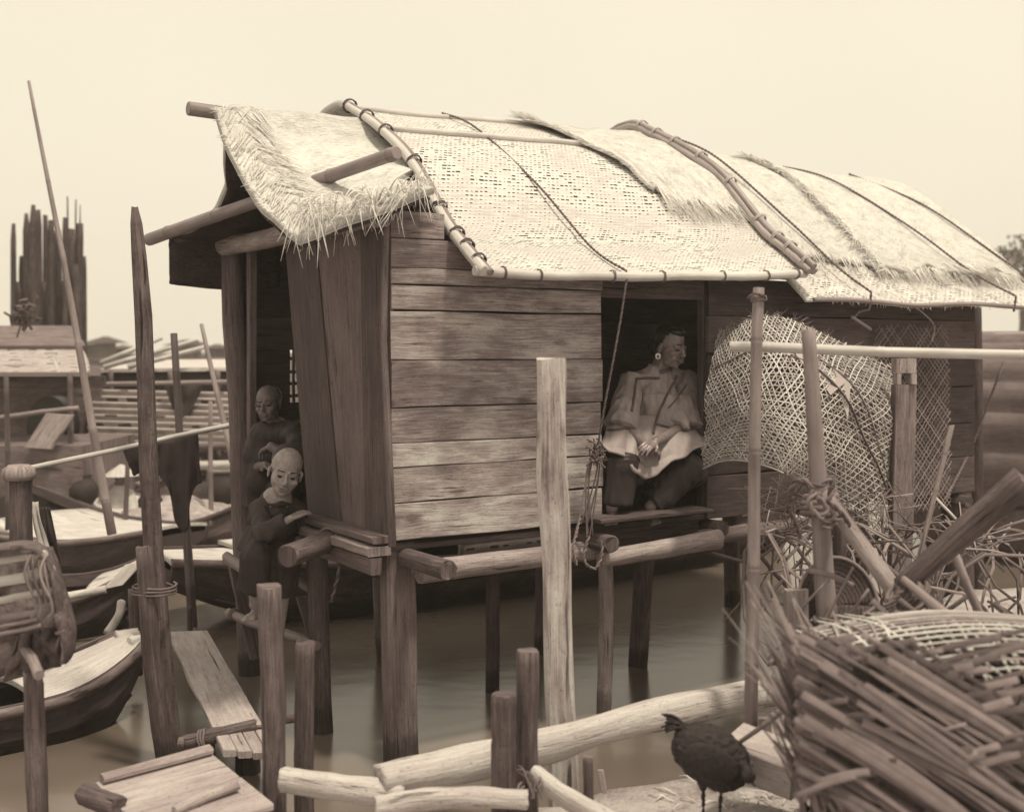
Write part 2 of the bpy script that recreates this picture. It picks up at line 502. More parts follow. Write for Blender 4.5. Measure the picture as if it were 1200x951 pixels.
def weave_mat(name, lo, hi, pu=0.034, pv=0.026, dens=0.62, dash=0.36, dark=0.05, var=0.12):
    """plaited matting: rows of small dark gaps between splints"""
    t = NT(name); u, v = t.uv()
    wv = t.noise(t.comb(t.math('MULTIPLY', u, 1.5), t.math('MULTIPLY', v, 1.5), 0.0), 1.0, 3)
    v = t.math('ADD', v, t.math('MULTIPLY', wv, 0.04)); 
    vv = t.math('DIVIDE', v, pv); row = t.math('FLOOR', vv); fv = t.math('FRACT', vv)
    uu = t.math('ADD', t.math('DIVIDE', u, pu), t.math('MULTIPLY', row, 0.5)); cu = t.math('FLOOR', uu); fu = t.math('FRACT', uu)
    wn = t.t.nodes.new('ShaderNodeTexWhiteNoise'); wn.noise_dimensions = '3D'; t.l(t.comb(cu, row, 0.0), wn.inputs['Vector'])
    big = t.noise(t.comb(t.math('MULTIPLY', u, 2.2), t.math('MULTIPLY', v, 3.5), 3.0), 1.0, 4, 0.6)
    w = t.math('MULTIPLY', wn.outputs['Value'], dash)
    w = t.math('MULTIPLY', w, t.ramp(big, [(0.30, 0.15), (0.56, 1.1)]))
    du = t.math('ABSOLUTE', t.math('SUBTRACT', fu, 0.5)); dv = t.math('ABSOLUTE', t.math('SUBTRACT', fv, 0.5))
    on = t.math('MULTIPLY', t.math('LESS_THAN', du, w), t.math('LESS_THAN', dv, t.math('MULTIPLY', w, 0.5)))
    fine = t.noise(t.comb(t.math('MULTIPLY', u, 90), t.math('MULTIPLY', v, 12), 0.0), 1.0, 4)
    fine2 = t.noise(t.comb(t.math('MULTIPLY', u, 9), t.math('MULTIPLY', v, 110), 0.0), 1.0, 4)
    wf = t.math('ADD', t.math('MULTIPLY', wn.outputs['Value'], var*0.6), t.math('ADD', t.math('MULTIPLY', fine2, 0.5), t.math('MULTIPLY', big, 0.5)))
    c = t.ramp(wf, [(0.32, alb(lo)), (0.62, alb(hi))])
    c = t.mixc(on, c, alb(dark))
    edge = t.math('MULTIPLY', t.math('SMOOTH_MIN', fv, t.math('SUBTRACT', 1.0, fv), 0.1), 1.0)
    h = t.math('ADD', t.math('MULTIPLY', edge, 1.2), t.math('MULTIPLY', fine2, 0.4))
    h = t.math('SUBTRACT', h, t.math('MULTIPLY', on, 1.0))
    t.bump(h, 0.003)
    return t.set(c, 0.8, 0.2)

def straw_mat(name, lo, hi, rough=0.8):
    t = NT(name); u, v = t.uv(); r = t.isl()
    n = t.noise(t.comb(t.math('MULTIPLY', u, 20), t.math('MULTIPLY', v, 20), t.math('MULTIPLY', r, 50)), 1.0, 3)
    f = t.math('ADD', t.math('MULTIPLY', r, 0.6), t.math('MULTIPLY', n, 0.4))
    return t.set(t.ramp(f, [(0.15, alb(lo)), (0.8, alb(hi))]), rough, 0.2)
def thatch_mat(name, lo, hi, su=25, sv=140):
    t = NT(name); u, v = t.uv()
    wv = t.noise(t.comb(t.math('MULTIPLY', u, 3), t.math('MULTIPLY', v, 3), 0.0), 1.0, 3)
    u = t.math('ADD', u, t.math('MULTIPLY', wv, 0.2))
    n = t.noise(t.comb(t.math('MULTIPLY', u, su), t.math('MULTIPLY', v, sv), 0), 1.0, 6, 0.65)
    n2 = t.noise(t.comb(t.math('MULTIPLY', u, 6), t.math('MULTIPLY', v, 10), 5.0), 1.0, 6, 0.7)
    f = t.math('ADD', t.math('MULTIPLY', n, 0.6), t.math('MULTIPLY', n2, 0.4))
    c = t.ramp(f, [(0.30, alb(lo*.62)), (0.42, alb(lo)), (0.52, alb(lerp(lo, hi, .7))), (0.64, alb(hi))])
    t.bump(f, 0.03)
    return t.set(c, 0.9, 0.1)
def cloth_mat(name, lo, hi, rough=0.75, sc=9.0, bump=0.002):
    t = NT(name); p = t.obj()
    n = t.noise(p, sc, 5, 0.6); w = t.noise(p, 420, 2)
    c = t.ramp(n, [(0.32, alb(lo)), (0.68, alb(hi))])
    t.bump(t.math('ADD', t.math('MULTIPLY', n, 2.0), t.math('MULTIPLY', w, 0.3)), bump)
    return t.set(c, rough, 0.3)
def skin_mat(name, y, rough=0.5):
    t = NT(name); n = t.noise(t.obj(), 38, 4)
    c = t.ramp(n, [(0.3, alb(y*0.82)), (0.7, alb(y*1.12))])
    t.bump(t.noise(t.obj(), 240, 3), 0.0006)
    return t.set(c, rough, 0.45)
def plain(name, y, rough=0.7, spec=0.3, sc=20):
    t = NT(name); n = t.noise(t.obj(), sc, 4)
    return t.set(t.ramp(n, [(0.3, alb(y*0.75)), (0.7, alb(y*1.2))]), rough, spec)

M = {}
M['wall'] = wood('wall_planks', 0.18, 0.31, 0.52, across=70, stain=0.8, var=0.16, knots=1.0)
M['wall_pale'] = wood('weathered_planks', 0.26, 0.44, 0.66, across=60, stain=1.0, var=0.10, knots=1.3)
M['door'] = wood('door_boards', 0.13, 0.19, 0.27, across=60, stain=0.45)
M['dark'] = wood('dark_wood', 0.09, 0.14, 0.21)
M['post'] = wood('weathered_post', 0.14, 0.22, 0.33, across=80, stain=0.4)
M['stake'] = wood('stake_wood', 0.10, 0.17, 0.29, across=80, stain=0.6, bump=0.004)
M['palepost'] = wood('pale_sawn_post', 0.22, 0.48, 0.66, across=26, along=1.1, stain=0.9, knots=0.9)
M['log'] = wood('peeled_log', 0.42, 0.56, 0.68, across=30, stain=0.5, knots=0.3, bump=0.004)
M['beam'] = wood('round_beam', 0.22, 0.36, 0.52, across=30, stain=0.5, knots=0.4)
M['plank'] = wood('pale_plank', 0.34, 0.46, 0.58, across=45, stain=0.5)
M['bamboo'] = bamboo_mat('bamboo_pale', 0.40, 0.66)
M['bamboo_mid'] = bamboo_mat('bamboo_brown', 0.20, 0.38)
M['bamboo_dark'] = bamboo_mat('bamboo_dark', 0.11, 0.20)
M['bamboo_roof'] = bamboo_mat('bamboo_roof', 0.46, 0.70)
M['bundle'] = bamboo_mat('bamboo_bundle', 0.24, 0.50)
M['mat'] = weave_mat('plaited_mat', 0.46, 0.74, pu=.031, pv=.026, dash=0.46, dark=0.10)
M['mat_low'] = weave_mat('plaited_mat_coarse', 0.50, 0.74, pu=0.05, pv=0.035, dash=0.4, dens=0.7)
M['thatch'] = thatch_mat('thatch', 0.64, 0.92)
M['thatch_under_shade'] = thatch_mat('thatch_under_shade', 0.10, 0.18)  # dark copy of the thatch, shade of its underside put into the colour
M['straw'] = straw_mat('straw', 0.55, 0.80)
M['straw_dark'] = straw_mat('straw_dark', 0.08, 0.26)
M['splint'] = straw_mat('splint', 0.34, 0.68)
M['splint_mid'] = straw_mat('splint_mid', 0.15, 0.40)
M['splint_fore'] = straw_mat('splint_fore', 0.09, 0.34)
M['sack_pale'] = cloth_mat('pale_nets', 0.35, 0.55, sc=12, bump=0.01)
M['splint_dark'] = straw_mat('splint_dark', 0.10, 0.26)
M['rope'] = straw_mat('rope', 0.16, 0.30)
M['rope_pale'] = straw_mat('rope_pale', 0.30, 0.48)
M['boat'] = wood('boat_planks', 0.08, 0.13, 0.20, across=12, stain=0.4, knots=0.2)
M['boatdeck'] = wood('boat_deck', 0.45, 0.58, 0.70, across=14, stain=0.4, knots=0.2)
M['boatmid'] = wood('boat_mid', 0.16, 0.24, 0.34, across=12, stain=0.4, knots=0.2)
M['cloth_dark'] = cloth_mat('dark_cloth', 0.07, 0.11)
M['cloth_boy'] = cloth_mat('boy_cloth', 0.085, 0.14, sc=6)
M['cloth_pale'] = cloth_mat('pale_cloth', 0.5, 0.65)
M['jacket'] = cloth_mat('grey_glazed_cotton', 0.34, 0.47, rough=0.42, sc=5, bump=0.004)
M['hem'] = cloth_mat('jacket_lining', 0.36, 0.48, rough=0.55)
M['trim'] = cloth_mat('dark_trim', 0.17, 0.23)
M['trousers'] = cloth_mat('black_trousers', 0.065, 0.10, rough=0.5)
M['skin_w'] = skin_mat('skin_woman', 0.30, 0.36)
M['skin_b'] = skin_mat('skin_boy', 0.42, 0.5)
M['skin_e'] = skin_mat('skin_elder', 0.24, .45)
M['hair'] = plain('black_hair', 0.035, 0.4, 0.5, 60)
M['hairgrey'] = plain('shaved_stubble', 0.11, 0.6)
M['eye'] = plain('dark_eye', 0.03, 0.2, 0.5)
M['lip'] = plain('lip', 0.24, 0.5)
M['silver'] = plain('silver', 0.75, 0.3, 0.6)
M['hen'] = cloth_mat('black_feathers', 0.05, 0.09, sc=60)
M['sack'] = cloth_mat('sacking', 0.14, 0.26, sc=30, bump=0.006)
# ------------------------------------------------------------------ camera, light, air
cam = bpy.data.cameras.new('camera'); co = bpy.data.objects.new('camera', cam); col.objects.link(co)
cam.sensor_fit = 'HORIZONTAL'; cam.sensor_width = 36; cam.lens = 36*F/1200
cam.shift_y = -(475.5-410)/1200
co.location = (0, 0, H); co.rotation_euler = (PI/2, 0, 0)
cam.clip_start = 0.05; cam.clip_end = 2000
cam.dof.use_dof = True; cam.dof.focus_distance = 6.4; cam.dof.aperture_fstop = 1.7
scene.camera = co
scene.view_settings.view_transform = 'Standard'; scene.view_settings.look = 'None'
scene.view_settings.exposure = 0.0; scene.view_settings.gamma = 1.0
try:
    scene.cycles.use_denoising = True; scene.cycles.denoiser = 'OPENIMAGEDENOISE'
except Exception: pass
scene.cycles.volume_bounces = 0; scene.cycles.max_bounces = 8; scene.cycles.diffuse_bounces = 5

SUN = V((0.26, -0.24, 1.0)).normalized()
elev = math.asin(SUN.z); azim = math.atan2(SUN.x, SUN.y)
w = bpy.data.worlds.new('World'); scene.world = w; w.use_nodes = True
wt = w.node_tree; wt.nodes.clear()
wo = wt.nodes.new('ShaderNodeOutputWorld'); bg = wt.nodes.new('ShaderNodeBackground'); wt.links.new(bg.outputs[0], wo.inputs[0])
sk = wt.nodes.new('ShaderNodeTexSky'); sk.sky_type = 'NISHITA'; sk.sun_disc = False
sk.sun_elevation = elev; sk.sun_rotation = azim; sk.dust_density = 4.0; sk.air_density = 1.0
bw = wt.nodes.new('ShaderNodeRGBToBW'); wt.links.new(sk.outputs[0], bw.inputs[0])
# overcast: the clear sky's brightness evened out by high white cloud
m1 = wt.nodes.new('ShaderNodeMath'); m1.operation = 'MULTIPLY_ADD'; m1.inputs[1].default_value = 0.16; m1.inputs[2].default_value = 7.0
wt.links.new(bw.outputs[0], m1.inputs[0])
mn = wt.nodes.new('ShaderNodeMath'); mn.operation = 'MINIMUM'; mn.inputs[1].default_value = 9.2; wt.links.new(m1.outputs[0], mn.inputs[0])
tc = wt.nodes.new('ShaderNodeTexCoord')
cn = wt.nodes.new('ShaderNodeTexNoise'); cn.inputs['Scale'].default_value = 1.6; cn.inputs['Detail'].default_value = 3
wt.links.new(tc.outputs['Generated'], cn.inputs['Vector'])
cm = wt.nodes.new('ShaderNodeMath'); cm.operation = 'MULTIPLY_ADD'; cm.inputs[1].default_value = 0.20; cm.inputs[2].default_value = 0.90
wt.links.new(cn.outputs[0], cm.inputs[0])
m2 = wt.nodes.new('ShaderNodeMath'); m2.operation = 'MULTIPLY'; wt.links.new(mn.outputs[0], m2.inputs[0]); wt.links.new(cm.outputs[0], m2.inputs[1])
cx = wt.nodes.new('ShaderNodeCombineXYZ')
for i, k in enumerate((1.06, 0.965, 0.765)):
    q = wt.nodes.new('ShaderNodeMath'); q.operation = 'MULTIPLY'; q.inputs[1].default_value = k
    wt.links.new(m2.outputs[0], q.inputs[0]); wt.links.new(q.outputs[0], cx.inputs[i])
wt.links.new(cx.outputs[0], bg.inputs[0]); bg.inputs[1].default_value = 0.122
sl = bpy.data.lights.new('sun', 'SUN'); so = bpy.data.objects.new('sun', sl); col.objects.link(so)
sl.energy = 3.6; sl.angle = math.radians(6); sl.color = (1.0, 0.90, 0.70)
so.rotation_euler = SUN.to_track_quat('Z', 'Y').to_euler(); so.location = (3, -4, 9)

# haze: one closed box of even, thin air
mb = MB()
x0, x1, y0, y1, z0, z1 = -90, 90, -8, 140, -3.5, 14
vs = [V((x, y, z)) for x in (x0, x1) for y in (y0, y1) for z in (z0, z1)]
hm = bpy.data.meshes.new('haze'); hm.from_pydata(vs, [], [(0, 1, 3, 2), (4, 6, 7, 5), (0, 4, 5, 1), (2, 3, 7, 6), (0, 2, 6, 4), (1, 5, 7, 3)])
hmat = bpy.data.materials.new('haze_air'); hmat.use_nodes = True; hmat.node_tree.nodes.clear()
ho = hmat.node_tree.nodes.new('ShaderNodeOutputMaterial'); hv = hmat.node_tree.nodes.new('ShaderNodeVolumePrincipled')
hv.inputs['Color'].default_value = (1, 0.93, 0.84, 1); hv.inputs['Density'].default_value = 0.0024; hv.inputs['Anisotropy'].default_value = 0.0
hmat.node_tree.links.new(hv.outputs[0], ho.inputs['Volume']); hm.materials.append(hmat)
hz = bpy.data.objects.new('haze', hm); col.objects.link(hz); hz['kind'] = 'stuff'; hz['label'] = 'thin pale haze lying over the river'

# ------------------------------------------------------------------ water and banks
t = NT('river_water'); p = t.world()
sx = t.t.nodes.new('ShaderNodeMapping'); sx.inputs['Scale'].default_value = (0.5, 0.9, 1); t.l(p, sx.inputs[0])
n = t.noise(sx.outputs[0], 0.8, 3)
c = t.ramp(n, [(0.35, (0.120, 0.095, 0.083, 1)), (0.65, (0.160, 0.128, 0.112, 1))])
nb = t.noise(sx.outputs[0], 3.0, 2)
t.bump(nb, 0.012, 0.35)
t.b.inputs['IOR'].default_value = 1.45
M['water'] = t.set(c, 0.20, 0.5)
mb = MB(); mb.sheet(lambda u, v: V((-400+800*u, 1+900*v, 0)), 2, 2, 0.3, smooth=False)
water = tag(mb.build('water', M['water'], origin=(0, 0, 0)), 'calm brown river water under the stilts', None, kind='structure')

t = NT('bank_sand'); p = t.world()
n = t.noise(p, 4.5, 6, 0.65); n2 = t.noise(p, 60, 4, 0.7)
c = t.ramp(t.math('ADD', t.math('MULTIPLY', n, 0.6), t.math('MULTIPLY', n2, 0.4)), [(0.36, alb(0.34)), (0.5, alb(0.52)), (0.66, alb(0.62))])
t.bump(t.math('ADD', n, t.math('MULTIPLY', n2, 0.4)), 0.03)
M['sand'] = t.set(c, 0.95, 0.1)
def shore(x):
    pts = [(-8, 4.35), (-1.5, 4.45), (0.0, 4.62), (0.4, 4.86), (0.75, 5.0), (1.05, 5.4), (1.5, 6.3), (2.2, 7.4), (3.2, 8.4), (8, 9.0)]
    for a, b in zip(pts, pts[1:]):
        if a[0] <= x <= b[0]: return lerp(a[1], b[1], (x-a[0])/(b[0]-a[0]))
    return pts[0][1] if x < pts[0][0] else pts[-1][1]
def bank_z(x, y):
    d = shore(x)+0.05*nz(x*3, 2)-y
    k = clamp((d+0.35)/0.45)
    h = 0.35+0.10*clamp((x-0.7)/1.0)
    return lerp(-0.45, h, k*k*(3-2*k))+0.018*nz(x*4, y*4)
mb = MB()
mb.sheet(lambda u, v: (lambda x, y: V((x, y, bank_z(x, y))))(-8+16*u, -4+15*v), 160, 150, 0.5)
tag(mb.build('river_bank', M['sand'], origin=(0, 0, 0)), 'pale sandy river bank at the foot of the piles', None, kind='structure')
# far bank
t = NT('far_bank_earth'); n = t.noise(t.world(), 0.3, 5)
M['earth'] = t.set(t.ramp(n, [(0.3, alb(0.12)), (0.7, alb(0.22))]), 0.95, 0.1)
mb = MB()
mb.sheet(lambda u, v: V((-90+180*u, 40+88*v, -0.5+2.3*math.sin(PI*min(v*3, 1)*0.5)+0.15*nz(u*30, v*3))), 80, 40, 1.0)
tag(mb.build('far_bank', M['earth'], origin=(0, 40, 0)), 'low far bank of the river', None, kind='structure')

# ------------------------------------------------------------------ the hut
hut = thing('stilt_hut', 'plank hut on stilts over the water under an arched matting roof', 'hut', (C0.x, C0.y, 0))

def board_h(mb, s0, s1, t, z0, z1, th=0.025, **k):
    """horizontal plank on a plane parallel to the front wall, outer face at t"""
    mb.board(hp(s0, t, z0), A*(s1-s0), V((0, 0, z1-z0)), B*th, **k)
mb = MB()
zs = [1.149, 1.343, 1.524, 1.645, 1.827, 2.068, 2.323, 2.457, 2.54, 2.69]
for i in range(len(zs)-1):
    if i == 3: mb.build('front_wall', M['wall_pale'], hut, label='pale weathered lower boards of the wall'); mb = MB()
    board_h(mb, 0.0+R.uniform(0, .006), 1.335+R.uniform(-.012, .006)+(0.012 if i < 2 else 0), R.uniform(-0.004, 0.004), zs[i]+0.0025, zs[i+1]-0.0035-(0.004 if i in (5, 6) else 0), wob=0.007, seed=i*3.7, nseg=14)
board_h(mb, 0.0, 0.31, 0.002, 2.692, 2.83, wob=0.006)
mb.build('front_wall', M['wall'], hut)
# wall right of the opening
mb = MB()
zr = [1.10, 1.36, 1.60, 1.86, 2.10, 2.33, 2.56]
for i in range(len(zr)-1):
    board_h(mb, 2.13+R.uniform(0, .02), 4.70, R.uniform(-0.004, 0.004), zr[i]+.003, zr[i+1]-.004, wob=0.007, nseg=16)
mb.build('front_wall', M['dark'], hut)
mb = MB()
board_h(mb, 1.34, 2.12, 0.06, 0.98, 1.09, wob=0.004)
mb.build('opening_sill', M['dark'], hut)
mb = MB()
for z in (2.42, 2.57): board_h(mb, 1.34, 2.125, 0.02, z, z+0.14, th=0.03, wob=0.004)
mb.build('opening_lintel', M['dark'], hut)
mb = MB()
mb.board(hp(2.125, 0.035, 1.10), V((0, 0, 1.4)), A*0.05, B*0.05)
mb.build('opening_frame', M['dark'], hut)
# back wall with a small barred window seen through the doorway
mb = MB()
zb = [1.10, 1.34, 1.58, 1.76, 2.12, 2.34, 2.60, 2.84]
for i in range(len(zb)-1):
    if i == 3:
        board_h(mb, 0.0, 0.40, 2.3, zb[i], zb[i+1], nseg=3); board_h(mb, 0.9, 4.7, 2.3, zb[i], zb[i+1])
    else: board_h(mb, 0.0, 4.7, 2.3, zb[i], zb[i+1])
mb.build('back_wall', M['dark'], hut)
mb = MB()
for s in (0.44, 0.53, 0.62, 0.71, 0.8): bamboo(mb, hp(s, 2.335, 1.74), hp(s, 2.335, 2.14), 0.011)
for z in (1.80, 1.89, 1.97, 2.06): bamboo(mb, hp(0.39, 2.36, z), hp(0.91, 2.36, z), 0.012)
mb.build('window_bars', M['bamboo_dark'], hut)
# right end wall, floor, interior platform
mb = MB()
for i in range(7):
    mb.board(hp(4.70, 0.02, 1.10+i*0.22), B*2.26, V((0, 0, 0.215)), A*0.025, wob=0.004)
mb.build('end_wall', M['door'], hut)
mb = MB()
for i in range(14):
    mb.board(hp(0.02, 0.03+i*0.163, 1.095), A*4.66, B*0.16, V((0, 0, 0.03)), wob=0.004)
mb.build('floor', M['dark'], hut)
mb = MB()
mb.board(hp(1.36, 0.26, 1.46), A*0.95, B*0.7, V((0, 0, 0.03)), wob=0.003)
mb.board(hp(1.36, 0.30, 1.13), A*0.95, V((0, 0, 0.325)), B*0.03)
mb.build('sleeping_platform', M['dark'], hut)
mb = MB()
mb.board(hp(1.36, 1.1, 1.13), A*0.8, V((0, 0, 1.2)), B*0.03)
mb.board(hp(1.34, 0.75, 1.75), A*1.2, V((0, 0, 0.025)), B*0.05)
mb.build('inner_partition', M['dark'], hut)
# side wall: tall upright boards beside the doorway, leaning edge
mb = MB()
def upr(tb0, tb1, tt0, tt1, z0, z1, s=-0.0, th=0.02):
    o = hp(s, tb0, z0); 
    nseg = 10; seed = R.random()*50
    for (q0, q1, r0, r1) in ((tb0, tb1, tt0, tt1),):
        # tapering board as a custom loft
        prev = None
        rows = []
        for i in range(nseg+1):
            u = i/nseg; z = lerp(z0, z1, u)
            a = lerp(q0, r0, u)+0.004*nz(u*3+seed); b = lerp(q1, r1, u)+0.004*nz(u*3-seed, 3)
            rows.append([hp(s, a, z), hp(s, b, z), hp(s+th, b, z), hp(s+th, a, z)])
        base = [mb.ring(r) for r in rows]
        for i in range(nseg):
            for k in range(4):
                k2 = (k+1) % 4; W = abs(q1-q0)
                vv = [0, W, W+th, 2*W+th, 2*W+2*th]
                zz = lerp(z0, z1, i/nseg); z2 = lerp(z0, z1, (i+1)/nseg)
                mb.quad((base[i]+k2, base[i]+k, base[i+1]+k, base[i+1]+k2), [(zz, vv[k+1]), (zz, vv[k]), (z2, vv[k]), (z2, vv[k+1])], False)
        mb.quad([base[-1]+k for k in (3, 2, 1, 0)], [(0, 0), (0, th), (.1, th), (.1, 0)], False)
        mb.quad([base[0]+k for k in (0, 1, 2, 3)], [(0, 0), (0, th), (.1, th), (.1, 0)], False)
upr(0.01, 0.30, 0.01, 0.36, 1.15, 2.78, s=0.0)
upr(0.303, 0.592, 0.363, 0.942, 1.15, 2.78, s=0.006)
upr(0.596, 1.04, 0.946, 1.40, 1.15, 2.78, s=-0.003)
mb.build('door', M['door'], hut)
mb = MB(); mb.tube([on_s(452, 262, -0.03), on_s(449, 400, -0.035), on_s(455, 520, -0.03), on_s(460, 640, -0.03)], 0.020, n=4, cap=True)
mb.build('corner_batten', M['post'], hut)
# doorway posts
mb = MB(); log(mb, P(271, 285, 7.9), P(296, 860, 7.75), 0.076, 0.074, amp=0.02, rough=0.04)
mb.build('stilt', M['post'], hut)
mb = MB(); mb.board(hp(0.0, 2.0, 1.12), V((0, 0, 1.66)), B*0.06, A*0.05, wob=0.006); mb.build('door_jamb', M['post'], hut)
# eave log over the doorway and the ridge, plate and cross poles
mb = MB(); log(mb, hp(-0.075, -0.06, 2.80), hp(-0.075, 2.42, 2.80), 0.058, 0.062, amp=0.02); mb.build('eave_log', M['beam'], hut)
mb = MB(); bamboo(mb, hp(-0.68, 1.12, 3.45), hp(4.9, 1.2, 3.30), 0.040, inter=0.5); mb.build('ridge_pole', M['bamboo_mid'], hut)
mb = MB(); bamboo(mb, V((-2.40, 7.85, 2.85)), V((-0.565, 5.83, 3.09)), 0.042, 0.034, inter=0.55); mb.build('cross_pole', M['bamboo_mid'], hut)
mb = MB(); log(mb, hp(0.5, 0.06, 2.66), hp(4.8, 0.06, 2.56), 0.035, amp=0.01); log(mb, hp(0, 2.33, 2.98), hp(4.8, 2.33, 2.86), 0.04, amp=0.01); mb.build('wall_plate', M['dark'], hut)

# stilts: one mesh each
def stilt(name, p_top, p_bot, r, mat='post', sq=False, **k):
    mb = MB(); log(mb, p_top, p_bot, r, r*k.get('tp', 1.0), amp=k.get('amp', 0.02), rough=k.get('rough', 0.05))
    return mb.build(name, M[mat], hut)
mb = MB(); mb.board(hp(0.0, 0.045, 1.13), V((0.04, -0.02, -1.9)), A*0.165, B*0.10, wob=0.006, nseg=12, ch=0.012); mb.build('stilt', M['post'], hut)
stilt('stilt', P(370, 640, 6.55), P(381, 900, 6.6), 0.060, 'stake')
stilt('stilt', P(446, 640, 8.1), P(451, 800, 8.1), 0.052, 'post')
stilt('stilt', P(578, 655, 7.3), P(577, 860, 7.4), 0.042, 'dark', amp=0.01)
stilt('stilt', P(634, 650, 8.25), P(632, 800, 8.3), 0.036, 'post')
stilt('stilt', P(708, 630, 6.88), P(710, 905, 6.95), 0.044, 'beam')
stilt('stilt', P(757, 628, 7.9), P(745, 815, 8.0), 0.064, 'stake', amp=0.0)
stilt('stilt', P(856, 600, 9.6), P(859, 730, 9.9), 0.068, 'stake')
stilt('stilt', P(1122, 560, 8.6), P(1124, 830, 8.7), 0.105, 'stake')
stilt('stilt', P(985, 580, 7.8), P(985, 860, 7.8), 0.07, 'stake')
stilt('stilt', P(1010, 570, 10.2), P(1010, 760, 10.2), 0.06, 'dark')
# horizontal beams under the floor
mb = MB(); log(mb, hp(0.15, -0.02, 0.985), hp(1.30, -0.03, 1.0), 0.058, 0.055, amp=0.01, rough=0.04); mb.build('beam', M['beam'], hut)
mb = MB(); log(mb, hp(1.24, -0.12, 0.965), hp(2.12, -0.10, 0.995), 0.050, 0.058, amp=0.012, rough=0.05); mb.build('beam', M['beam'], hut)
mb = MB(); log(mb, hp(2.02, -0.02, 0.99), hp(3.2, 0.0, 1.0), 0.05, 0.045, amp=0.01); mb.build('beam', M['post'], hut)
for (s, ts) in ((0.10, -0.40), (1.22, -0.24)):
    mb = MB(); log(mb, hp(s, ts, 1.06), hp(s+0.02, 2.35, 1.06), 0.050, 0.045, amp=0.01, rough=0.04); mb.build('joist', M['stake'], hut)
for s in (2.2, 3.3, 4.55):
    mb = MB(); log(mb, hp(s, -0.06, 1.04), hp(s, 2.35, 1.04), 0.045, amp=0.01); mb.build('joist', M['dark'], hut)
mb = MB(); mb.board(on_t(704, 614, -0.2), on_t(836, 600, -0.14)-on_t(704, 614, -0.2), B*0.20, V((0, 0, 0.022)), wob=0.004); mb.build('foot_plank', M['stake'], hut)
mb = MB(); bamboo(mb, P(790, 638, 7.2), P(885, 660, 7.0), 0.012); mb.build('brace', M['bamboo_dark'], hut)
mb = MB(); log(mb, P(398, 657, 6.9), P(472, 678, 7.0), 0.035, amp=0.0); mb.build('brace', M['stake'], hut)
# ledge along the entrance side, in layers
mb = MB()
mb.board(hp(-0.10, 0.0, 1.145), B*1.06, A*0.13, V((0, 0, 0.035)), wob=0.008); mb.build('ledge', M['post'], hut)
mb = MB(); mb.board(hp(-0.13, 0.0, 1.085), B*1.12, A*0.13, V((0, 0, 0.045)), wob=0.012); mb.build('ledge', M['beam'], hut)
mb = MB(); mb.board(hp(-0.11, 0.0, 0.99), B*1.0, A*0.06, V((0, 0, 0.085)), wob=0.01); mb.build('ledge_beam', M['post'], hut)
mb = MB(); log(mb, P(338, 651, 6.05), P(386, 633, 6.4), 0.062, 0.060, amp=0.0, rough=0.03); mb.build('short_log', M['stake'], hut)
mb = MB(); coil(mb, P(386, 634, 6.38), P(386, 633, 6.4)-P(338, 651, 6.05), 0.064, turns=3, w=0.03, rr=0.008)
rope(mb, [P(391, 640, 6.35), P(397, 665, 6.35), P(392, 690, 6.38), P(388, 705, 6.4)], 0.010)
mb.build('lashing', M['rope'], hut)
# rungs beneath the doorway
mb = MB(); log(mb, P(266, 653, 7.15), P(300, 675, 6.9), 0.035, amp=0); log(mb, P(345, 675, 6.75), P(374, 694, 6.6), 0.034, amp=0)
log(mb, P(298, 674, 6.92), P(347, 676, 6.74), 0.030, amp=0); mb.build('rung', M['bamboo_mid'], hut)
mb = MB(); bamboo(mb, P(268, 717, 7.1), P(372, 757, 6.5), 0.026, 0.026); mb.build('rung', M['bamboo_mid'], hut)
mb = MB(); coil(mb, P(275, 720, 7.06), P(372, 757, 6.5)-P(268, 717, 7.1), 0.03, turns=3, w=0.03, rr=0.004)
mb.build('lashing', M['rope'], hut)
mb = MB(); mb.board(P(268, 660, 7.2), V((0.14, -0.02, -0.58)), A*0.07, B*0.04, wob=0.01); mb.build('ladder_rail', M['stake'], hut)
mb = MB(); mb.board(P(349, 700, 6.75), V((0.07, 0.0, -0.24)), A*0.07, B*0.04, wob=0.008); mb.build('ladder_rail', M['post'], hut)

# ---- roof
PR2 = [(-0.27, 2.52), (-0.08, 2.655), (0.095, 2.79), (0.48, 3.165), (0.9, 3.42), (1.2, 3.56), (1.44, 3.64), (1.75, 3.58), (2.15, 3.30), (2.45, 2.95)]
def prof(pr, k):
    m = len(pr)-1; x = clamp(k)*m; i = min(int(x), m-1); u = x-i
    p0 = pr[max(i-1, 0)]; p1 = pr[i]; p2 = pr[i+1]; p3 = pr[min(i+2, m)]
    return tuple(0.5*((2*p1[c])+(p2[c]-p0[c])*u+(2*p0[c]-5*p1[c]+4*p2[c]-p3[c])*u*u+(3*p1[c]-p0[c]-3*p2[c]+p3[c])*u**3) for c in (0, 1))
def mat2(s, v, lift=0.0):
    t_, z_ = prof(PR2, v)
    z_ += 0.07*clamp((s-0.36)/2.3)*(1 if v < .8 else .3)+0.012*nz(s*2, v*6)-0.02*math.sin(PI*clamp((s-0.36)/2.3))*(v < .2)
    return hp(s, t_-lift*0.6*(1-v), z_+lift)
PR3 = [(-0.30, 2.42), (-0.1, 2.56), (0.1, 2.72), (0.4, 2.98), (0.75, 3.26), (1.1, 3.44), (1.4, 3.50), (1.8, 3.42), (2.2, 3.15), (2.5, 2.9)]
def mat3(s, v, lift=0.0):
    t_, z_ = prof(PR3, v)
    z_ += 0.16*(1-clamp((s-2.66)/1.4))*clamp(v*2.2)+0.02*nz(s*1.5, v*5, 4)
    return hp(s, t_-lift*0.6*(1-v), z_+lift)
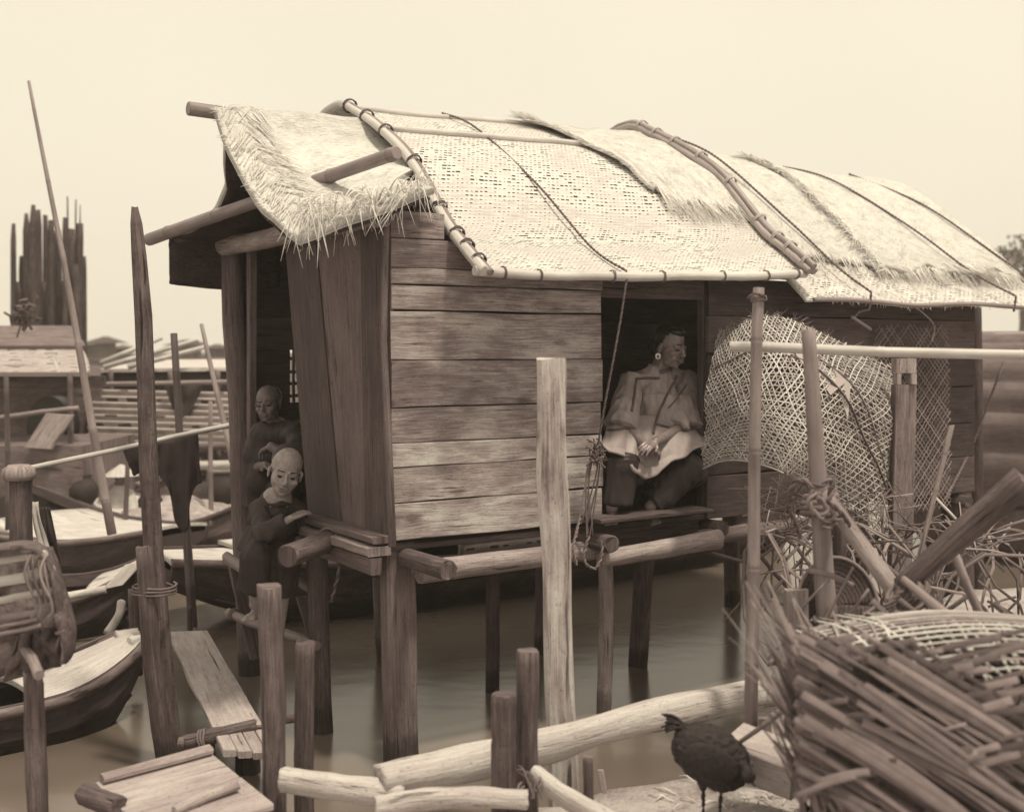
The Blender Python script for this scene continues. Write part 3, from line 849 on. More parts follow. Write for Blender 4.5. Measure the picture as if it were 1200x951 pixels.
mb = MB(); mb.sheet(lambda u, v: mat2(lerp(0.36, 2.72, u), v), 60, 44, 0.012, 2.36, 4.0); mb.build('roof_mat', M['mat'], hut, label='plaited matting arched over the middle of the roof')
mb = MB(); mb.sheet(lambda u, v: mat3(lerp(2.66, 5.25, u), v), 60, 44, 0.014, 2.6, 4.0); mb.build('roof_mat', M['mat_low'], hut, label='coarse matting arched over the far end of the roof')
# thatched sheet over the entrance end
PR1 = [(-0.12, 2.65), (0.2, 2.775), (0.55, 2.98), (0.92, 3.28), (1.12, 3.50), (1.3, 3.30), (1.5, 3.13), (1.7, 3.0), (1.95, 2.925), (2.25, 2.89)]
S0 = [-0.55, -0.55, -0.55, -0.55, -0.55, -0.42, -0.34, -0.33, -0.36, -0.43]
def thatch1(u, v):
    t_, z_ = prof(PR1, v)
    i = v*9; k = min(int(i), 8); s0 = lerp(S0[k], S0[k+1], i-k)
    s1 = lerp(0.18, 1.0, clamp((t_-0.30)/0.5))
    s = lerp(s0, s1, u)+0.015*nz(v*9, 3)*(1-u)
    z_ += 0.34*clamp((s+0.55)/0.85)*clamp(1-(t_-0.0)/1.15) if t_ < 1.15 else 0
    z_ += 0.018*nz(s*5, t_*5)
    return hp(s, t_, z_)
mb = MB(); mb.sheet(thatch1, 50, 70, 0.035, 1.3, 3.2); mb.build('thatch_sheet', M['thatch'], hut, label='straw sheet sagging over the entrance')
mb = MB(); mb.sheet(lambda u, v: thatch1(lerp(.01, .97, u), v)-V((0, 0, .045)), 40, 60, .01, 1.3, 3.2); mb.build('thatch_shade_sheet', M['thatch_under_shade'], hut)  # added dark sheet that paints the shade beneath the straw
mb = MB()
mb.sheet(lambda u, v: hp(-0.44+0.75*u, 2.28+0.02*nz(u*5, v*5), 2.91-0.36*v-0.03*math.sin(u*PI)), 14, 10, 0.015, .8, .4)
mb.build('hanging_thatch_flap', M['thatch_under_shade'], hut)
# loose straw on the sheet's border and its fringe
mb = MB()
TB1 = [prof(PR1, i/200) for i in range(201)]
def on1(s, t_):
    # height of the sheet near the eave
    z_ = TB1[0][1]+(t_-TB1[0][0])*0.4
    for k in range(200):
        if TB1[k][0] <= t_ <= TB1[k+1][0]:
            z_ = lerp(TB1[k][1], TB1[k+1][1], (t_-TB1[k][0])/(TB1[k+1][0]-TB1[k][0]+1e-9)); break
    if t_ < 1.15: z_ += 0.34*clamp((s+0.55)/0.85)*clamp(1-t_/1.15)
    z_ += 0.018*nz(s*5, t_*5)
    return hp(s, t_, z_+0.006)
for i in range(330):   # herringbone border
    t_ = R.uniform(-0.1, 1.12); w_ = R.uniform(0, 0.26); s = -0.545+w_
    d = 0.07 if w_ > 0.12 else -0.02
    p = on1(s, t_); q = on1(s+R.uniform(0.03, 0.10), clamp(t_+(-0.10 if w_ > .12 else 0.07)+R.uniform(-.02, .02), -.12, 1.12))+V((0, 0, R.uniform(0, 0.02)))
    mb.blade(p, q, R.uniform(0.004, 0.009), sag=-0.008, n=V((-0.2, -0.6, 0.8)).normalized())
for i in range(60):   # ragged lip
    t_ = R.uniform(-0.1, 1.1); p = on1(-0.54, t_); mb.blade(p, p-A*R.uniform(0.01, 0.05)+B*R.uniform(-.04, .04)+V((0, 0, R.uniform(-0.03, .02))), 0.005)
mb.build('straw_border', M['straw'], hut)
mb = MB()
for i in range(70):
    s = R.uniform(-0.5, 0.22)
    k = clamp((s+0.55)/0.8)
    root = on1(s, R.uniform(-0.11, 0.05))
    left = s < -0.2
    L = R.uniform(0.06, 0.19)*(0.55 if left and s < -.35 else 1)
    dr = A*R.uniform(-0.55, 0.75)-B*R.uniform(0.25, 1.0)+V((0, 0, R.uniform(-1.0, 0.35)))
    dr.normalize()
    end = root+dr*L
    mid = root.lerp(end, 0.5)+V((0, 0, 0.03+L*0.12))
    end.z -= L*0.35
    pts = curve([root, mid, end], 6)
    mb.strip(pts, V((0.1, -1, 0.4)).normalized(), R.uniform(0.004, 0.010), 0.002, True)
# long bent straws hanging at the corner of the eave
for i in range(95):
    cx_ = R.choice([R.gauss(356, 9), R.gauss(372, 14), R.gauss(420, 12), R.gauss(470, 16)])
    t0 = R.uniform(-0.14, -0.05)
    y0 = lerp(212, 236, clamp((505-cx_)/150))+R.uniform(-8, 14)
    a = on_t(cx_+R.uniform(0, 12), y0, t0)
    bx = cx_+R.uniform(-40, 30); b = on_t(bx, y0+R.uniform(24, 62)*(1.1 if cx_ < 380 else 0.8), t0-R.uniform(0, .12))
    m_ = a.lerp(b, 0.35)+V((0, -0.03, R.uniform(0.02, 0.05)))
    mb.strip(curve([a, m_, b], 7), V((0.2, -1, 0.3)).normalized(), R.uniform(0.005, 0.011), 0.002, True)
mb.build('straw_fringe', M['straw'], hut)

# edge bamboos of the middle mat
def along(fn, s, v0, v1, n, lift): return [fn(s, lerp(v0, v1, i/n), lift) for i in range(n+1)]
mb = MB()
pts = along(mat2, 0.36, 0.0, 0.78, 40, 0.012); pts = [pts[0]-(pts[1]-pts[0])*1.6]+pts
mb.tube(pts, [0.030-0.006*i/len(pts)*1.5 for i in range(len(pts))], n=10, rough=0.05)
mb.build('arch_bamboo', M['bamboo_roof'], hut)
mb = MB(); pts = along(mat2, 0.395, 0.0, 0.74, 40, 0.014); mb.tube([pts[0]-(pts[1]-pts[0])*2.2]+pts, 0.018, n=8, rough=0.05); mb.build('arch_bamboo', M['bamboo_mid'], hut)
mb = MB()
for k in (0.04, 0.10, 0.17, 0.25, 0.33, 0.42, 0.50, 0.60):
    c = mat2(0.378, k, 0.012); d = mat2(0.378, k+0.02, 0.012)-mat2(0.378, k-0.02, 0.012)
    mb = MB(); coil(mb, c, d, 0.037, turns=2.6, w=0.03, rr=0.0045); mb.build('tie', M['bamboo_dark'], hut)
mb = MB()
p_ = [mat2(lerp(0.33, 2.68, i/40), 0.0, 0.004)+V((0, 0, -0.012)) for i in range(41)]
mb.tube(p_, [0.026*(1.08 if i % 7 == 3 else 1) for i in range(41)], n=10); mb.build('eave_bamboo', M['bamboo_roof'], hut)
mb = MB()
for s in (0.5, 0.72, 1.2, 1.55, 2.0, 2.35, 2.6):
    c = mat2(s, 0.0, 0.004)+V((0, 0, -0.012)); mb = MB(); coil(mb, c, A, 0.028, turns=2, w=0.012, rr=0.003); mb.build('tie', M['rope'], hut)
mb = MB(); p_ = [mat2(lerp(0.42, 2.15, i/24), 0.435, 0.012) for i in range(25)]; mb.tube(p_, 0.019, n=8, rough=.08); mb.build('roof_batten', M['bamboo_roof'], hut)
mb = MB(); p_ = [mat2(lerp(0.40, 1.95, i/24), 0.585, 0.010) for i in range(25)]; mb.tube(p_, 0.017, n=8, rough=.08, flat=0.7); mb.build('roof_batten', M['bamboo_roof'], hut)
# bundled bamboo arch between the two mats
for j, (ds, rr) in enumerate(((0.0, 0.024), (0.036, 0.022), (0.017, 0.020), (0.058, 0.018))):
    mb = MB(); n_ = 44
    pts = [mat2(2.66+ds, lerp(-0.0, 0.75, i/n_), 0.03+(0.032 if j == 2 else 0.0)) for i in range(n_+1)]
    pts = [pts[0]-(pts[1]-pts[0])*(1.5+R.uniform(0, 1.5))]+pts
    mb.tube(pts, [rr*(1.12 if (i+j*3) % 9 == 4 else 1) for i in range(len(pts))], n=9); mb.build('arch_bamboo', M['bundle'], hut)
mb = MB()
for k in [0.02+0.074*i for i in range(9)]:
    c = mat2(2.69, k, 0.04); d = mat2(2.69, k+0.02, .04)-mat2(2.69, k-0.02, .04)
    mb = MB(); coil(mb, c, d, 0.043, turns=2.5, w=0.03, rr=0.005); mb.build('tie', M['splint'], hut)
mb = MB(); p_ = [mat3(lerp(2.72, 5.25, i/40), 0.0, 0.004) for i in range(41)]; mb.tube(p_, 0.014, n=8, rough=.1); mb.build('eave_bamboo', M['bamboo_mid'], hut)
# ragged bits along that eave
mb = MB()
for i in range(240):
    s = R.uniform(2.74, 5.2); p = mat3(s, R.uniform(0, 0.03), 0.008)
    mb.blade(p, p+A*R.uniform(-.04, .04)-B*0.01+V((0, 0, -R.uniform(0.005, 0.05))), R.uniform(.004, .009))
for i in range(420):
    s = R.uniform(2.74, 5.2); k = R.uniform(0.0, 0.22); p = mat3(s, k, 0.008)
    mb.blade(p, mat3(s+R.uniform(-.06, .06), max(0, k-R.uniform(.01, .03)), 0.012), R.uniform(.004, .008))
mb.build('eave_straw', M['straw'], hut)
# upper straw sheets on the far mat
def upper(s0, s1, e, ph, vt):
    def fn(u, v):
        s = lerp(s0, s1, u)
        k0 = e+0.035*nz(s*3+ph, 1)+0.015*nz(s*14+ph)+0.02*u
        return mat3(s+0.03*nz(v*12, ph)*(u in (0, 1)), lerp(k0, vt, v), 0.022+0.02*nz(s*5, v*5, ph)+0.02*(1-v)**4*(0.5+nz(s*7, ph)))
    return fn
mb = MB(); mb.sheet(upper(2.78, 3.75, 0.16, 1.0, 0.9), 50, 50, 0.018, 1.0, 3.0); mb.build('thatch_sheet', M['thatch'], hut, label='straw sheet laid over the coarse matting beside the bamboo bundle')
mb = MB(); mb.sheet(lambda u, v: upper(3.62, 5.22, 0.15, 6.0, 0.9)(u, v)+V((0, 0, 0.03)), 60, 50, 0.02, 1.7, 3.0); mb.build('thatch_sheet', M['thatch'], hut, label='straw sheet laid over the far end of the roof')
mb = MB()
for i in range(520):   # frayed seam
    k = R.uniform(0.14, 0.62); s = 3.63+0.03*nz(k*12, 6.0)*1; dens = clamp(1.5-2.2*abs(k-0.25))
    if R.random() > dens: continue
    p = mat3(s+R.uniform(0, .05), k, 0.055); L = R.uniform(0.05, 0.17)
    q = mat3(s-R.uniform(0.0, L), k-R.uniform(-0.01, 0.05), 0.035+R.uniform(0, 0.04))
    mb.blade(p, q, R.uniform(.004, .010))
for i in range(520):   # lower lips
    s = R.uniform(2.8, 5.2); d = 1.0 if s > 3.6 else 0.35
    if R.random() > d: continue
    p = mat3(s, 0.17+R.uniform(0, .02), 0.05); q = mat3(s+R.uniform(-.05, .05), 0.17-R.uniform(0.02, 0.075), 0.02)
    mb.blade(p, q, R.uniform(.004, .010))
for i in range(120):   # tuft
    s = R.gauss(4.62, .1); p = mat3(s, 0.20, 0.06); q = mat3(s+R.uniform(-.05, .05), 0.12, 0.05+R.uniform(0, .04)); mb.blade(p, q, .007)
mb.build('frayed_straw', M['straw'], hut)
# patch of thatch on the middle mat
mb = MB()
def patch(u, v):
    s = lerp(lerp(2.02, 1.62, v), 2.64, u)+0.02*nz(v*9, u*3)
    k = lerp(0.275+0.03*nz(s*6, 3)+0.02*nz(s*17), 0.58, v)
    return mat2(s, k, 0.022+0.018*nz(s*5, k*14)+0.02*(1-u)**6)
mb.sheet(patch, 40, 40, 0.02, 0.8, 1.2); mb.build('thatch_patch', M['thatch'], hut, label='torn straw patch by the bamboo bundle')
mb = MB()
for i in range(260):
    u = R.random(); p = patch(u, 0.02); q = mat2(lerp(2.02, 2.64, u)+R.uniform(-.05, .05), 0.275-R.uniform(0.005, 0.045), 0.02+R.uniform(0, .02)); mb.blade(p, q, .006)
for i in range(420):
    v = R.random()**0.6; p = patch(0.02, v); q = p-A*R.uniform(0.02, 0.07+0.10*(v > .85))+V((0, 0, R.uniform(-.01, 0.02+0.03*(v > .85)))); mb.blade(p, q, .006)
mb.build('frayed_straw', M['straw'], hut)
# ropes over the roof
def roofrope(fn, ks, r=0.008, lift=0.025, extra=(), mat='rope'):
    mb = MB(); pts = [fn(s, k, lift) for (s, k) in ks]; pts = curve(pts, 40)+list(extra)
    rope(mb, pts, r, smooth=False); mb.build('roof_rope', M[mat], hut)
e0 = mat2(1.30, 0.0, 0.03)
roofrope(mat2, [(1.05, 0.62), (1.10, 0.48), (1.12, 0.3), (1.20, 0.12), (1.295, 0.01)], 0.0075, 0.018, [on_t(735, 322, -0.29), on_t(728, 370, -0.27), on_t(719, 420, -0.25), on_t(708, 478, -0.2), on_t(701, 520, -0.15)])
mb = MB()
for i in range(9):
    a = on_t(701+R.uniform(-3, 3), 520, -0.12); m_ = on_t(695+R.uniform(-9, 7), 560, -0.12); b = on_t(683+R.uniform(-8, 12), 600+R.uniform(-10, 35), -0.13)
    mb.tube(curve([a, m_, b], 10), 0.0045, n=5, bev=False)
for i in range(26):
    c = on_t(699+R.uniform(-8, 8), 530+R.uniform(-12, 14), -0.13); d = V((R.uniform(-1, 1), R.uniform(-1, 1), R.uniform(-1, 1)))*0.035
    mb.tube(curve([c-d, c+V((0, -0.02, 0.01)), c+d], 6), 0.005, n=5, bev=False)
rope(mb, [on_t(680, 606, -.14), on_t(672, 640, -.2), on_t(676, 662, -.22)], 0.008)
rope(mb, [on_t(690, 628, -.27), on_t(684, 655, -.28), on_t(697, 666, -.29), on_t(705, 650, -.28), on_t(704, 632, -.27)], 0.009)
mb.build('rope_end', M['rope'], hut)
roofrope(mat3, [(2.74, 0.62), (2.88, 0.46), (3.05, 0.28), (3.14, 0.12), (3.22, 0.01)], 0.0085, 0.05, [mat3(3.225, 0, 0.0)-V((0, 0, .05)), on_t(1007, 365, -0.26), on_t(1000, 373, -0.25)])
mb = MB(); mb.tube([on_t(998, 371, -0.25), on_t(1020, 386, -0.24)], 0.012, n=7); mb.build('toggle', M['bamboo_mid'], hut)
roofrope(mat3, [(4.05, 0.66), (4.2, 0.5), (4.4, 0.32), (4.55, 0.14), (4.7, 0.01)], 0.0085, 0.07, [mat3(4.72, 0, 0)-V((0, 0, 0.03))])
roofrope(mat3, [(4.75, 0.60), (4.95, 0.42), (5.15, 0.25), (5.22, 0.12)], 0.0085, 0.06)
rp = MB(); rope(rp, [mat3(3.66, 0.0, 0.0), on_t(1094, 380, -0.25), on_t(1092, 400, -0.24)], 0.006); rp.build('rope_end', M['rope_pale'], hut)
# ------------------------------------------------------------------ piles, poles and logs in front
def solo(mb, name, mat, label, cat, group=None):
    return tag(mb.build(name, M[mat]), label, cat, group)
# tall pointed stake, left
mb = MB()
mb.tube([P(158, 243, 6.1), P(160, 262, 6.1), P(163, 300, 6.1), P(168, 370, 6.1), P(171, 450, 6.1), P(174, 540, 6.1), P(180, 650, 6.1), P(187, 740, 6.1), P(196, 840, 6.1), P(204, 905, 6.1), P(207, 960, 6.1)],
        [0.016, 0.030, 0.037, 0.043, 0.045, 0.047, 0.050, 0.054, 0.058, 0.058, 0.058], n=14, rough=0.05)
solo(mb, 'stake', 'stake', 'tall dark stake with a pointed top left of the doorway', 'stake')
mb = MB()
mb.tube([P(168, 640, 5.95), P(171, 665, 5.95), P(177, 760, 5.97), P(188, 850, 5.98), P(197, 905, 6.0), P(200, 960, 6.0)], [0.040, 0.045, 0.046, 0.047, 0.046, 0.046], n=12, rough=0.10)
solo(mb, 'stake', 'stake', 'short thick stake with a broken top, tied against the tall pointed stake', 'stake')
mb = MB()
bamboo(mb, P(203, 391, 8.7), P(228, 755, 8.6), 0.026, 0.036, inter=0.5, bend=0.02)
solo(mb, 'bamboo_pole', 'bamboo_dark', 'thin dark bamboo pole standing in the water right of the tall stake', 'pole', 'bamboo poles by the boats')
mb = MB()
bamboo(mb, P(34, 95, 9.4), P(133, 625, 9.0), 0.012, 0.036, inter=0.6, bend=0.03)
solo(mb, 'bamboo_pole', 'bamboo_mid', 'long bamboo pole leaning left above the boats, tapering to a thin tip', 'pole', 'bamboo poles by the boats')
mb = MB()
bamboo(mb, P(236, 380, 9.6), P(272, 540, 9.2), 0.016, 0.026, inter=0.45, bend=0.02)
solo(mb, 'bamboo_pole', 'bamboo_mid', 'short bamboo pole leaning beside the round doorway post', 'pole', 'bamboo poles by the boats')
mb = MB()
log(mb, P(157, 690, 7.4), P(161, 790, 7.4), 0.034, amp=0.0); solo(mb, 'stake', 'stake', 'small dark stub in the water just left of the broken stake', 'stake')
mb = MB(); coil(mb, P(181, 690, 6.02), V((0.05, 0, 1)), 0.10, turns=3, w=0.05, rr=0.006); solo(mb, 'lashing', 'rope', 'cord lashing the broken stake to the tall stake', 'rope')
# wash line pole and cloths, post carrying it
mb = MB(); bamboo(mb, P(28, 551, 7.6), P(268, 498, 8.6), 0.017, 0.020, inter=0.5, bend=0.015)
solo(mb, 'laundry_pole', 'bamboo', 'pale bamboo pole holding washing, from the left edge to the hut', 'pole')
def hang(name, quad, label, mat, folds=7, sd=0.0, tail=0.0, d=8.1):
    mb = MB()
    (a, b, c, e) = quad   # top left, top right, bottom right, bottom left in px + depth
    def fn(u, v):
        top = P(*a).lerp(P(*b), u); bot = P(*e).lerp(P(*c), u)
        p = top.lerp(bot, v)
        return p+V((0.01*nz(v*4, u*3, sd), 0.045*nz(u*folds, v*1.5, sd)*(0.3+v), 0.02*nz(u*6+sd, v)*v))
    mb.sheet(fn, 26, 26, 0.005, 0.5, 0.5)
    return tag(mb.build(name, M[mat]), label, 'cloth', 'washing hung on the pole')
hang('hanging_cloth', ((144, 527, 8.05), (174, 520, 8.15), (178, 555, 8.15), (156, 556, 8.05)), 'small dark cloth hung on the pole left of the tall stake', 'cloth_dark', 4, 1)
mb = MB()
def cl(u, v):
    xs_top = lerp(184, 232, u); bt = curve([(184, 555, 0), (198, 572, 0), (206, 612, 0), (220, 622, 0), (226, 575, 0), (236, 566, 0)], 20)
    k = u*20; i = min(int(k), 19); b = bt[i].lerp(bt[i+1], k-i)
    top = P(xs_top, 519-0.22*(xs_top-184), 8.2)
    p = top.lerp(P(b.x, b.y, 8.22), v)
    return p+V((0, 0.06*nz(u*5, v*1.3, 3)*(0.3+v), 0))
mb.sheet(cl, 26, 22, 0.006, .5, .6); tag(mb.build('hanging_cloth', M['cloth_boy']), 'long torn dark cloth trailing to a point from the pole', 'cloth', 'washing hung on the pole')

# thick mooring post at left edge with cap and drapes
t_ = thing('mooring_post', 'thick mooring post with a flat pale cap at the left edge', 'post', P(22, 660, 7.3))
mb = MB(); log(mb, P(24, 556, 7.3), P(24, 760, 7.3), 0.065, 0.07, amp=0.0); mb.build('post', M['stake'], t_)
mb = MB(); mb.tube([P(22, 560, 7.3), P(22, 557, 7.3), P(22, 549, 7.3), P(22, 546, 7.3)], [0.095, 0.10, 0.095, 0.07], n=16); mb.build('cap', M['beam'], t_)
for k, (x0_, x1_, x2_, x3_) in enumerate(((36, 44, 62, 46), (46, 58, 72, 60))):
    mb = MB()
    mb.sheet(lambda u, v: P(lerp(lerp(x0_, x3_, v), lerp(x1_, x2_, v), u), lerp(588+k*6, 660, v), 7.35+0.05*k)+V((0, 0.05*nz(u*4, v*2, k), 0)), 12, 16, 0.006)
    tag(mb.build('hanging_cloth', M['cloth_pale' if k == 0 else 'cloth_dark']), ('pale' if k == 0 else 'dark')+' cloth hanging beside the mooring post', 'cloth', 'cloths by the mooring post')

# sawn post in front of the wall
mb = MB()
mb.board(P(627, 420, 4.95)+V((0, 0, 0)), P(644, 960, 4.95)-P(627, 420, 4.95), V((0.124, 0.01, 0.0)), V((0, 0.10, 0)), wob=0.016, nseg=26, ch=0.016, seed=4.4)
solo(mb, 'sawn_post', 'palepost', 'tall pale sawn post with knots standing before the plank wall', 'post')
# stakes in the foreground
for (px0, y0, px1, y1, d, r, lab) in (
    (317, 686, 323, 985, 4.62, 0.047, 'square-topped stake standing alone left of the front logs'),
    (357, 752, 356, 985, 4.9, 0.041, 'knobbly stake with a chipped top just right of the square-topped stake'),
    (590, 814, 592, 975, 4.30, 0.046, 'shortest round stake with a pale cut top beside the pale log'),
    (618, 762, 618, 985, 4.42, 0.042, 'rough stake with a split top behind the shortest round stake')):
    mb = MB(); n_ = 16; pts = wavy(P(px0, y0, d), P(px1, y1, d), 0.012, n_)
    mb.tube(pts, [r*(1.0+0.08*nz(i*.7, px0)) for i in range(n_+1)], n=12, rough=0.10 if px0 != 590 else 0.03)
    solo(mb, 'stake', 'stake', lab, 'stake', 'stakes along the bank')
mb = MB(); log(mb, P(689, 886, 4.6), P(691, 985, 4.6), 0.020, amp=0); solo(mb, 'stake', 'stake', 'thin little stub between the sawn post and the hen', 'stake', 'stakes along the bank')
mb = MB(); mb.board(P(700, 902, 4.75), V((0.02, 0, -0.12)), V((0.025, 0, 0)), V((0, 0.01, 0))); solo(mb, 'wood_chip', 'plank', 'pale sliver of wood stuck in the sand', 'chip')
# logs
def flatlog(pts, ra, name, label, mat='log'):
    mb = MB(); pts = curve(pts, 26); sd = R.random()*20
    mb.tube(pts, [ra*(1+0.13*nz(i*0.25+sd)) for i in range(27)], n=18, rough=0.14, prof=[1, 1.04, 1.05, 1.0, .96, .95, .98, 1.05, 1.1, 1.02, .96, 1, 1.03, .97, .93, .97, 1.05, 1.03])
    return solo(mb, name, mat, label, 'log', 'logs lying along the bank')
flatlog([P(446, 916, 4.5), P(520, 899, 4.6), P(640, 872, 4.73), P(760, 840, 4.85), P(905, 810, 5.05)], 0.062, 'log', 'longest pale peeled log slanting up to the coarse basket')
flatlog([P(330, 912, 4.52), P(390, 922, 4.5), P(470, 932, 4.48)], 0.044, 'log', 'short crooked pale log beside the square-topped stake')
flatlog([P(440, 944, 4.22), P(520, 934, 4.24), P(618, 936, 4.26)], 0.034, 'log', 'pale log along the bottom edge below the longest log')
flatlog([P(624, 905, 4.36), P(660, 930, 4.3), P(720, 965, 4.25)], 0.034, 'log', 'short pale log running off beside the rough stake')
mb = MB()
for i in range(5): rope(mb, [P(604+R.uniform(-4, 4), 900, 4.35), P(618+R.uniform(-8, 8), 905+R.uniform(-8, 12), 4.28), P(628+R.uniform(-8, 8), 935, 4.25)], 0.005, n=8)
coil(mb, P(622, 918, 4.34), V((0.5, 0, -.6)), 0.05, turns=2, w=.03, rr=.006); solo(mb, 'lashing', 'rope', 'frayed cord tied round the rough stake and the bottom log', 'rope')
# squared timber block right
mb = MB()
o = P(846, 868, 4.45); mb.board(o, P(926, 893, 4.25)-P(846, 866, 4.45)+V((0, 0, -.012)), V((0.12, 0.14, 0.03)), V((0.0, 0.02, -0.13)), wob=0.012, nseg=8, ch=0.012)
solo(mb, 'timber_block', 'plank', 'squared pale timber block lying before the coarse basket', 'timber')
mb = MB(); mb.board(P(889, 842, 4.7), V((0.02, 0, -.35)), V((0.05, 0, 0)), V((0, 0.03, 0))); solo(mb, 'board_end', 'beam', 'small upright board behind the timber block', 'board')
mb = MB(); bamboo(mb, P(868, 870, 4.28), P(925, 826, 4.15), 0.008, 0.011); solo(mb, 'stick', 'bamboo_mid', 'short stick resting over the timber block', 'stick')

# gangplank
g = thing('gangplank', 'long plank sloping over the water beside the tall stake', 'plank', P(250, 800, 6.7))
a = P(196, 740, 7.6); b = P(244, 738, 7.6); c = P(262, 880, 5.62); d_ = P(307, 868, 5.62)
ax = (c-a); mb = MB(); mb.board(a, ax*0.86, (b-a)*0.98, V((0, 0, -0.03)), wob=0.008, nseg=14); mb.build('board', M['plank'], g)
mb = MB()
q = a+ax*0.868
for i in range(4): mb.board(q+(b-a)*(0.255*i), ax*(0.125+0.012*((i*7) % 3)), (b-a)*0.245, V((0, 0, -0.032)), wob=0.004, nseg=3)
mb.build('end_piece', M['plank'], g)
mb = MB(); q2 = a+ax*0.86; mb.tube([q2+V((-.01, 0, .004)), q2+(b-a)*0.5+V((0, 0, .01)), q2+(b-a)*1.0+V((0, 0, .004))], 0.010, n=6); mb.build('cross_cord', M['rope'], g)
mb = MB(); log(mb, P(214, 871, 5.8), P(300, 850, 5.9), 0.035, amp=0); mb.tube([P(215, 870, 5.79)+V((-.02, 0, 0)), P(216, 870, 5.79)], [.03, .03], n=8)
solo(mb, 'support_log', 'stake', 'short round log propping the low end of the gangplank', 'log')
mb = MB(); log(mb, P(240, 870, 5.85), P(243, 960, 5.9), 0.05, amp=0); solo(mb, 'stake', 'stake', 'dark pile half under the low end of the gangplank', 'stake')
mb = MB(); log(mb, P(290, 872, 5.95), P(291, 960, 6.0), 0.06, amp=0); solo(mb, 'stake', 'stake', 'dark pile in the gangplank shadow beside the square-topped stake', 'stake')
mb = MB(); coil(mb, P(240, 868, 5.83), V((1, 0, .2)), 0.05, turns=3, w=.04, rr=.006); solo(mb, 'lashing', 'rope', 'cord binding the log under the gangplank', 'rope')
mb = MB()
for (x_, y0_, y1_) in ((222, 711, 775), (229, 735, 775)): log(mb, P(x_, y0_, 7.9), P(x_+1, y1_, 7.9), 0.017, amp=0)
solo(mb, 'twin_stub', 'stake', 'pair of thin stubs tied together at the far end of the gangplank', 'stake')
mb = MB(); log(mb, P(332, 842, 5.2), P(352, 840, 5.3), 0.022, amp=0); log(mb, P(280, 826, 5.3), P(300, 860, 5.2), 0.012, amp=0) if False else None
solo(mb, 'short_peg', 'stake', 'peg end poking out between the two left stakes', 'peg')
# broken box lid / tray bottom left
g = thing('plank_tray', 'shallow battened plank tray at the bottom left corner', 'tray', P(200, 925, 4.4))
c0 = P(112, 916, 4.5); ex = P(245, 880, 4.75)-c0; ey = P(180, 985, 4.1)-c0
mb = MB(); 
for i in range(2): mb.board(c0+ey*(0.5*i), ex, ey*0.49, V((0, 0, -0.025)), wob=0.006)
mb.build('board', M['plank'], g)
mb = MB(); mb.board(c0+V((0, 0, 0.002))+ex*0.03, ex*0.96, ey*0.09, V((0, 0, 0.032)), wob=0.006, ch=0.01); mb.build('batten', M['beam'], g)
c1 = P(218, 942, 4.3); mb = MB(); mb.tube([P(205, 950, 4.28), P(240, 932, 4.36), P(278, 918, 4.44)], [0.022, 0.024, 0.024], n=9, rough=.06); mb.build('batten', M['beam'], g)
mb = MB(); log(mb, P(222, 905, 4.75), P(240, 902, 4.8), 0.04, amp=0); solo(mb, 'log_stub', 'stake', 'dark log stub behind the plank tray', 'log')
mb = MB(); mb.board(P(241, 903, 4.75), P(259, 897, 4.8)-P(241, 903, 4.75), V((0, 0.05, 0)), V((0, 0, -.045))); solo(mb, 'timber_end', 'post', 'squared timber end beside the dark log stub', 'timber')
mb = MB(); log(mb, P(98, 930, 4.4), P(140, 945, 4.3), 0.04, amp=0); solo(mb, 'log_stub', 'stake', 'rough log stub under the corner of the plank tray', 'log')

# creel with slats and sacking at left edge
g = thing('slatted_creel', 'slatted bamboo creel draped in dark sacking on a post', 'creel', P(30, 790, 4.6))
for k, (y0_, y1_, x1_, r) in enumerate(((657, 648, 54, .016), (681, 668, 61, .022), (704, 690, 67, .015), (724, 712, 67, .014), (733, 725, 44, .008), (742, 733, 48, .009))):
    mb = MB(); bamboo(mb, P(-18, y0_+3, 4.55), P(x1_, y1_, 4.5), r*0.93, inter=.3); mb.build('slat', M['bamboo' if k < 3 else 'bamboo_mid'], g)
mb = MB()
for k in range(4):
    x = 28+k*6.5
    pts = [P(x+3, 648, 4.46), P(x+5, 668, 4.44), P(x+9, 690, 4.44), P(x+14, 715, 4.45), P(x+8, 724, 4.46)]
    mb.strip(curve(pts, 16), V((0, -1, 0.1)), 0.010, 0.003)
for k in range(3):
    x = 30+k*9
    mb.strip(curve([P(x+6, 650, 4.45), P(x-1, 672, 4.43), P(x+10, 700, 4.43)], 12), V((0, -1, 0.1)), 0.010, 0.003)
mb.build('splint_binding', M['splint_mid'], g)
mb = MB()
def drape(u, v):
    # band over the top and down the right side
    pts = curve([(-20, 642, 0), (15, 636, 0), (40, 636, 0), (58, 648, 0), (72, 680, 0), (83, 715, 0), (88, 738, 0), (84, 765, 0), (76, 776, 0)], 24)
    inn = curve([(-20, 650, 0), (15, 643, 0), (36, 644, 0), (50, 656, 0), (62, 688, 0), (66, 722, 0), (70, 738, 0), (72, 760, 0), (70, 778, 0)], 24)
    k = u*24; i = min(int(k), 23); a_ = pts[i].lerp(pts[i+1], k-i); b_ = inn[i].lerp(inn[i+1], k-i); p = a_.lerp(b_, v)
    return P(p.x, p.y, 4.62-0.16*math.sin(v*PI*0.5)-0.02*nz(u*9, v*3))
mb.sheet(drape, 60, 10, 0.008, 1.0, .1); mb.build('sacking', M['sack'], g)
mb = MB()
mb.sheet(lambda u, v: P(lerp(-25, 62+12*math.sin(v*3), u), lerp(640, 800-30*u, v), 4.78-0.05*nz(u*3, v*4)+0.1*(u**3)), 24, 26, 0.01, .5, .5)
mb.build('sacking', M['sack'], g)
mb = MB()
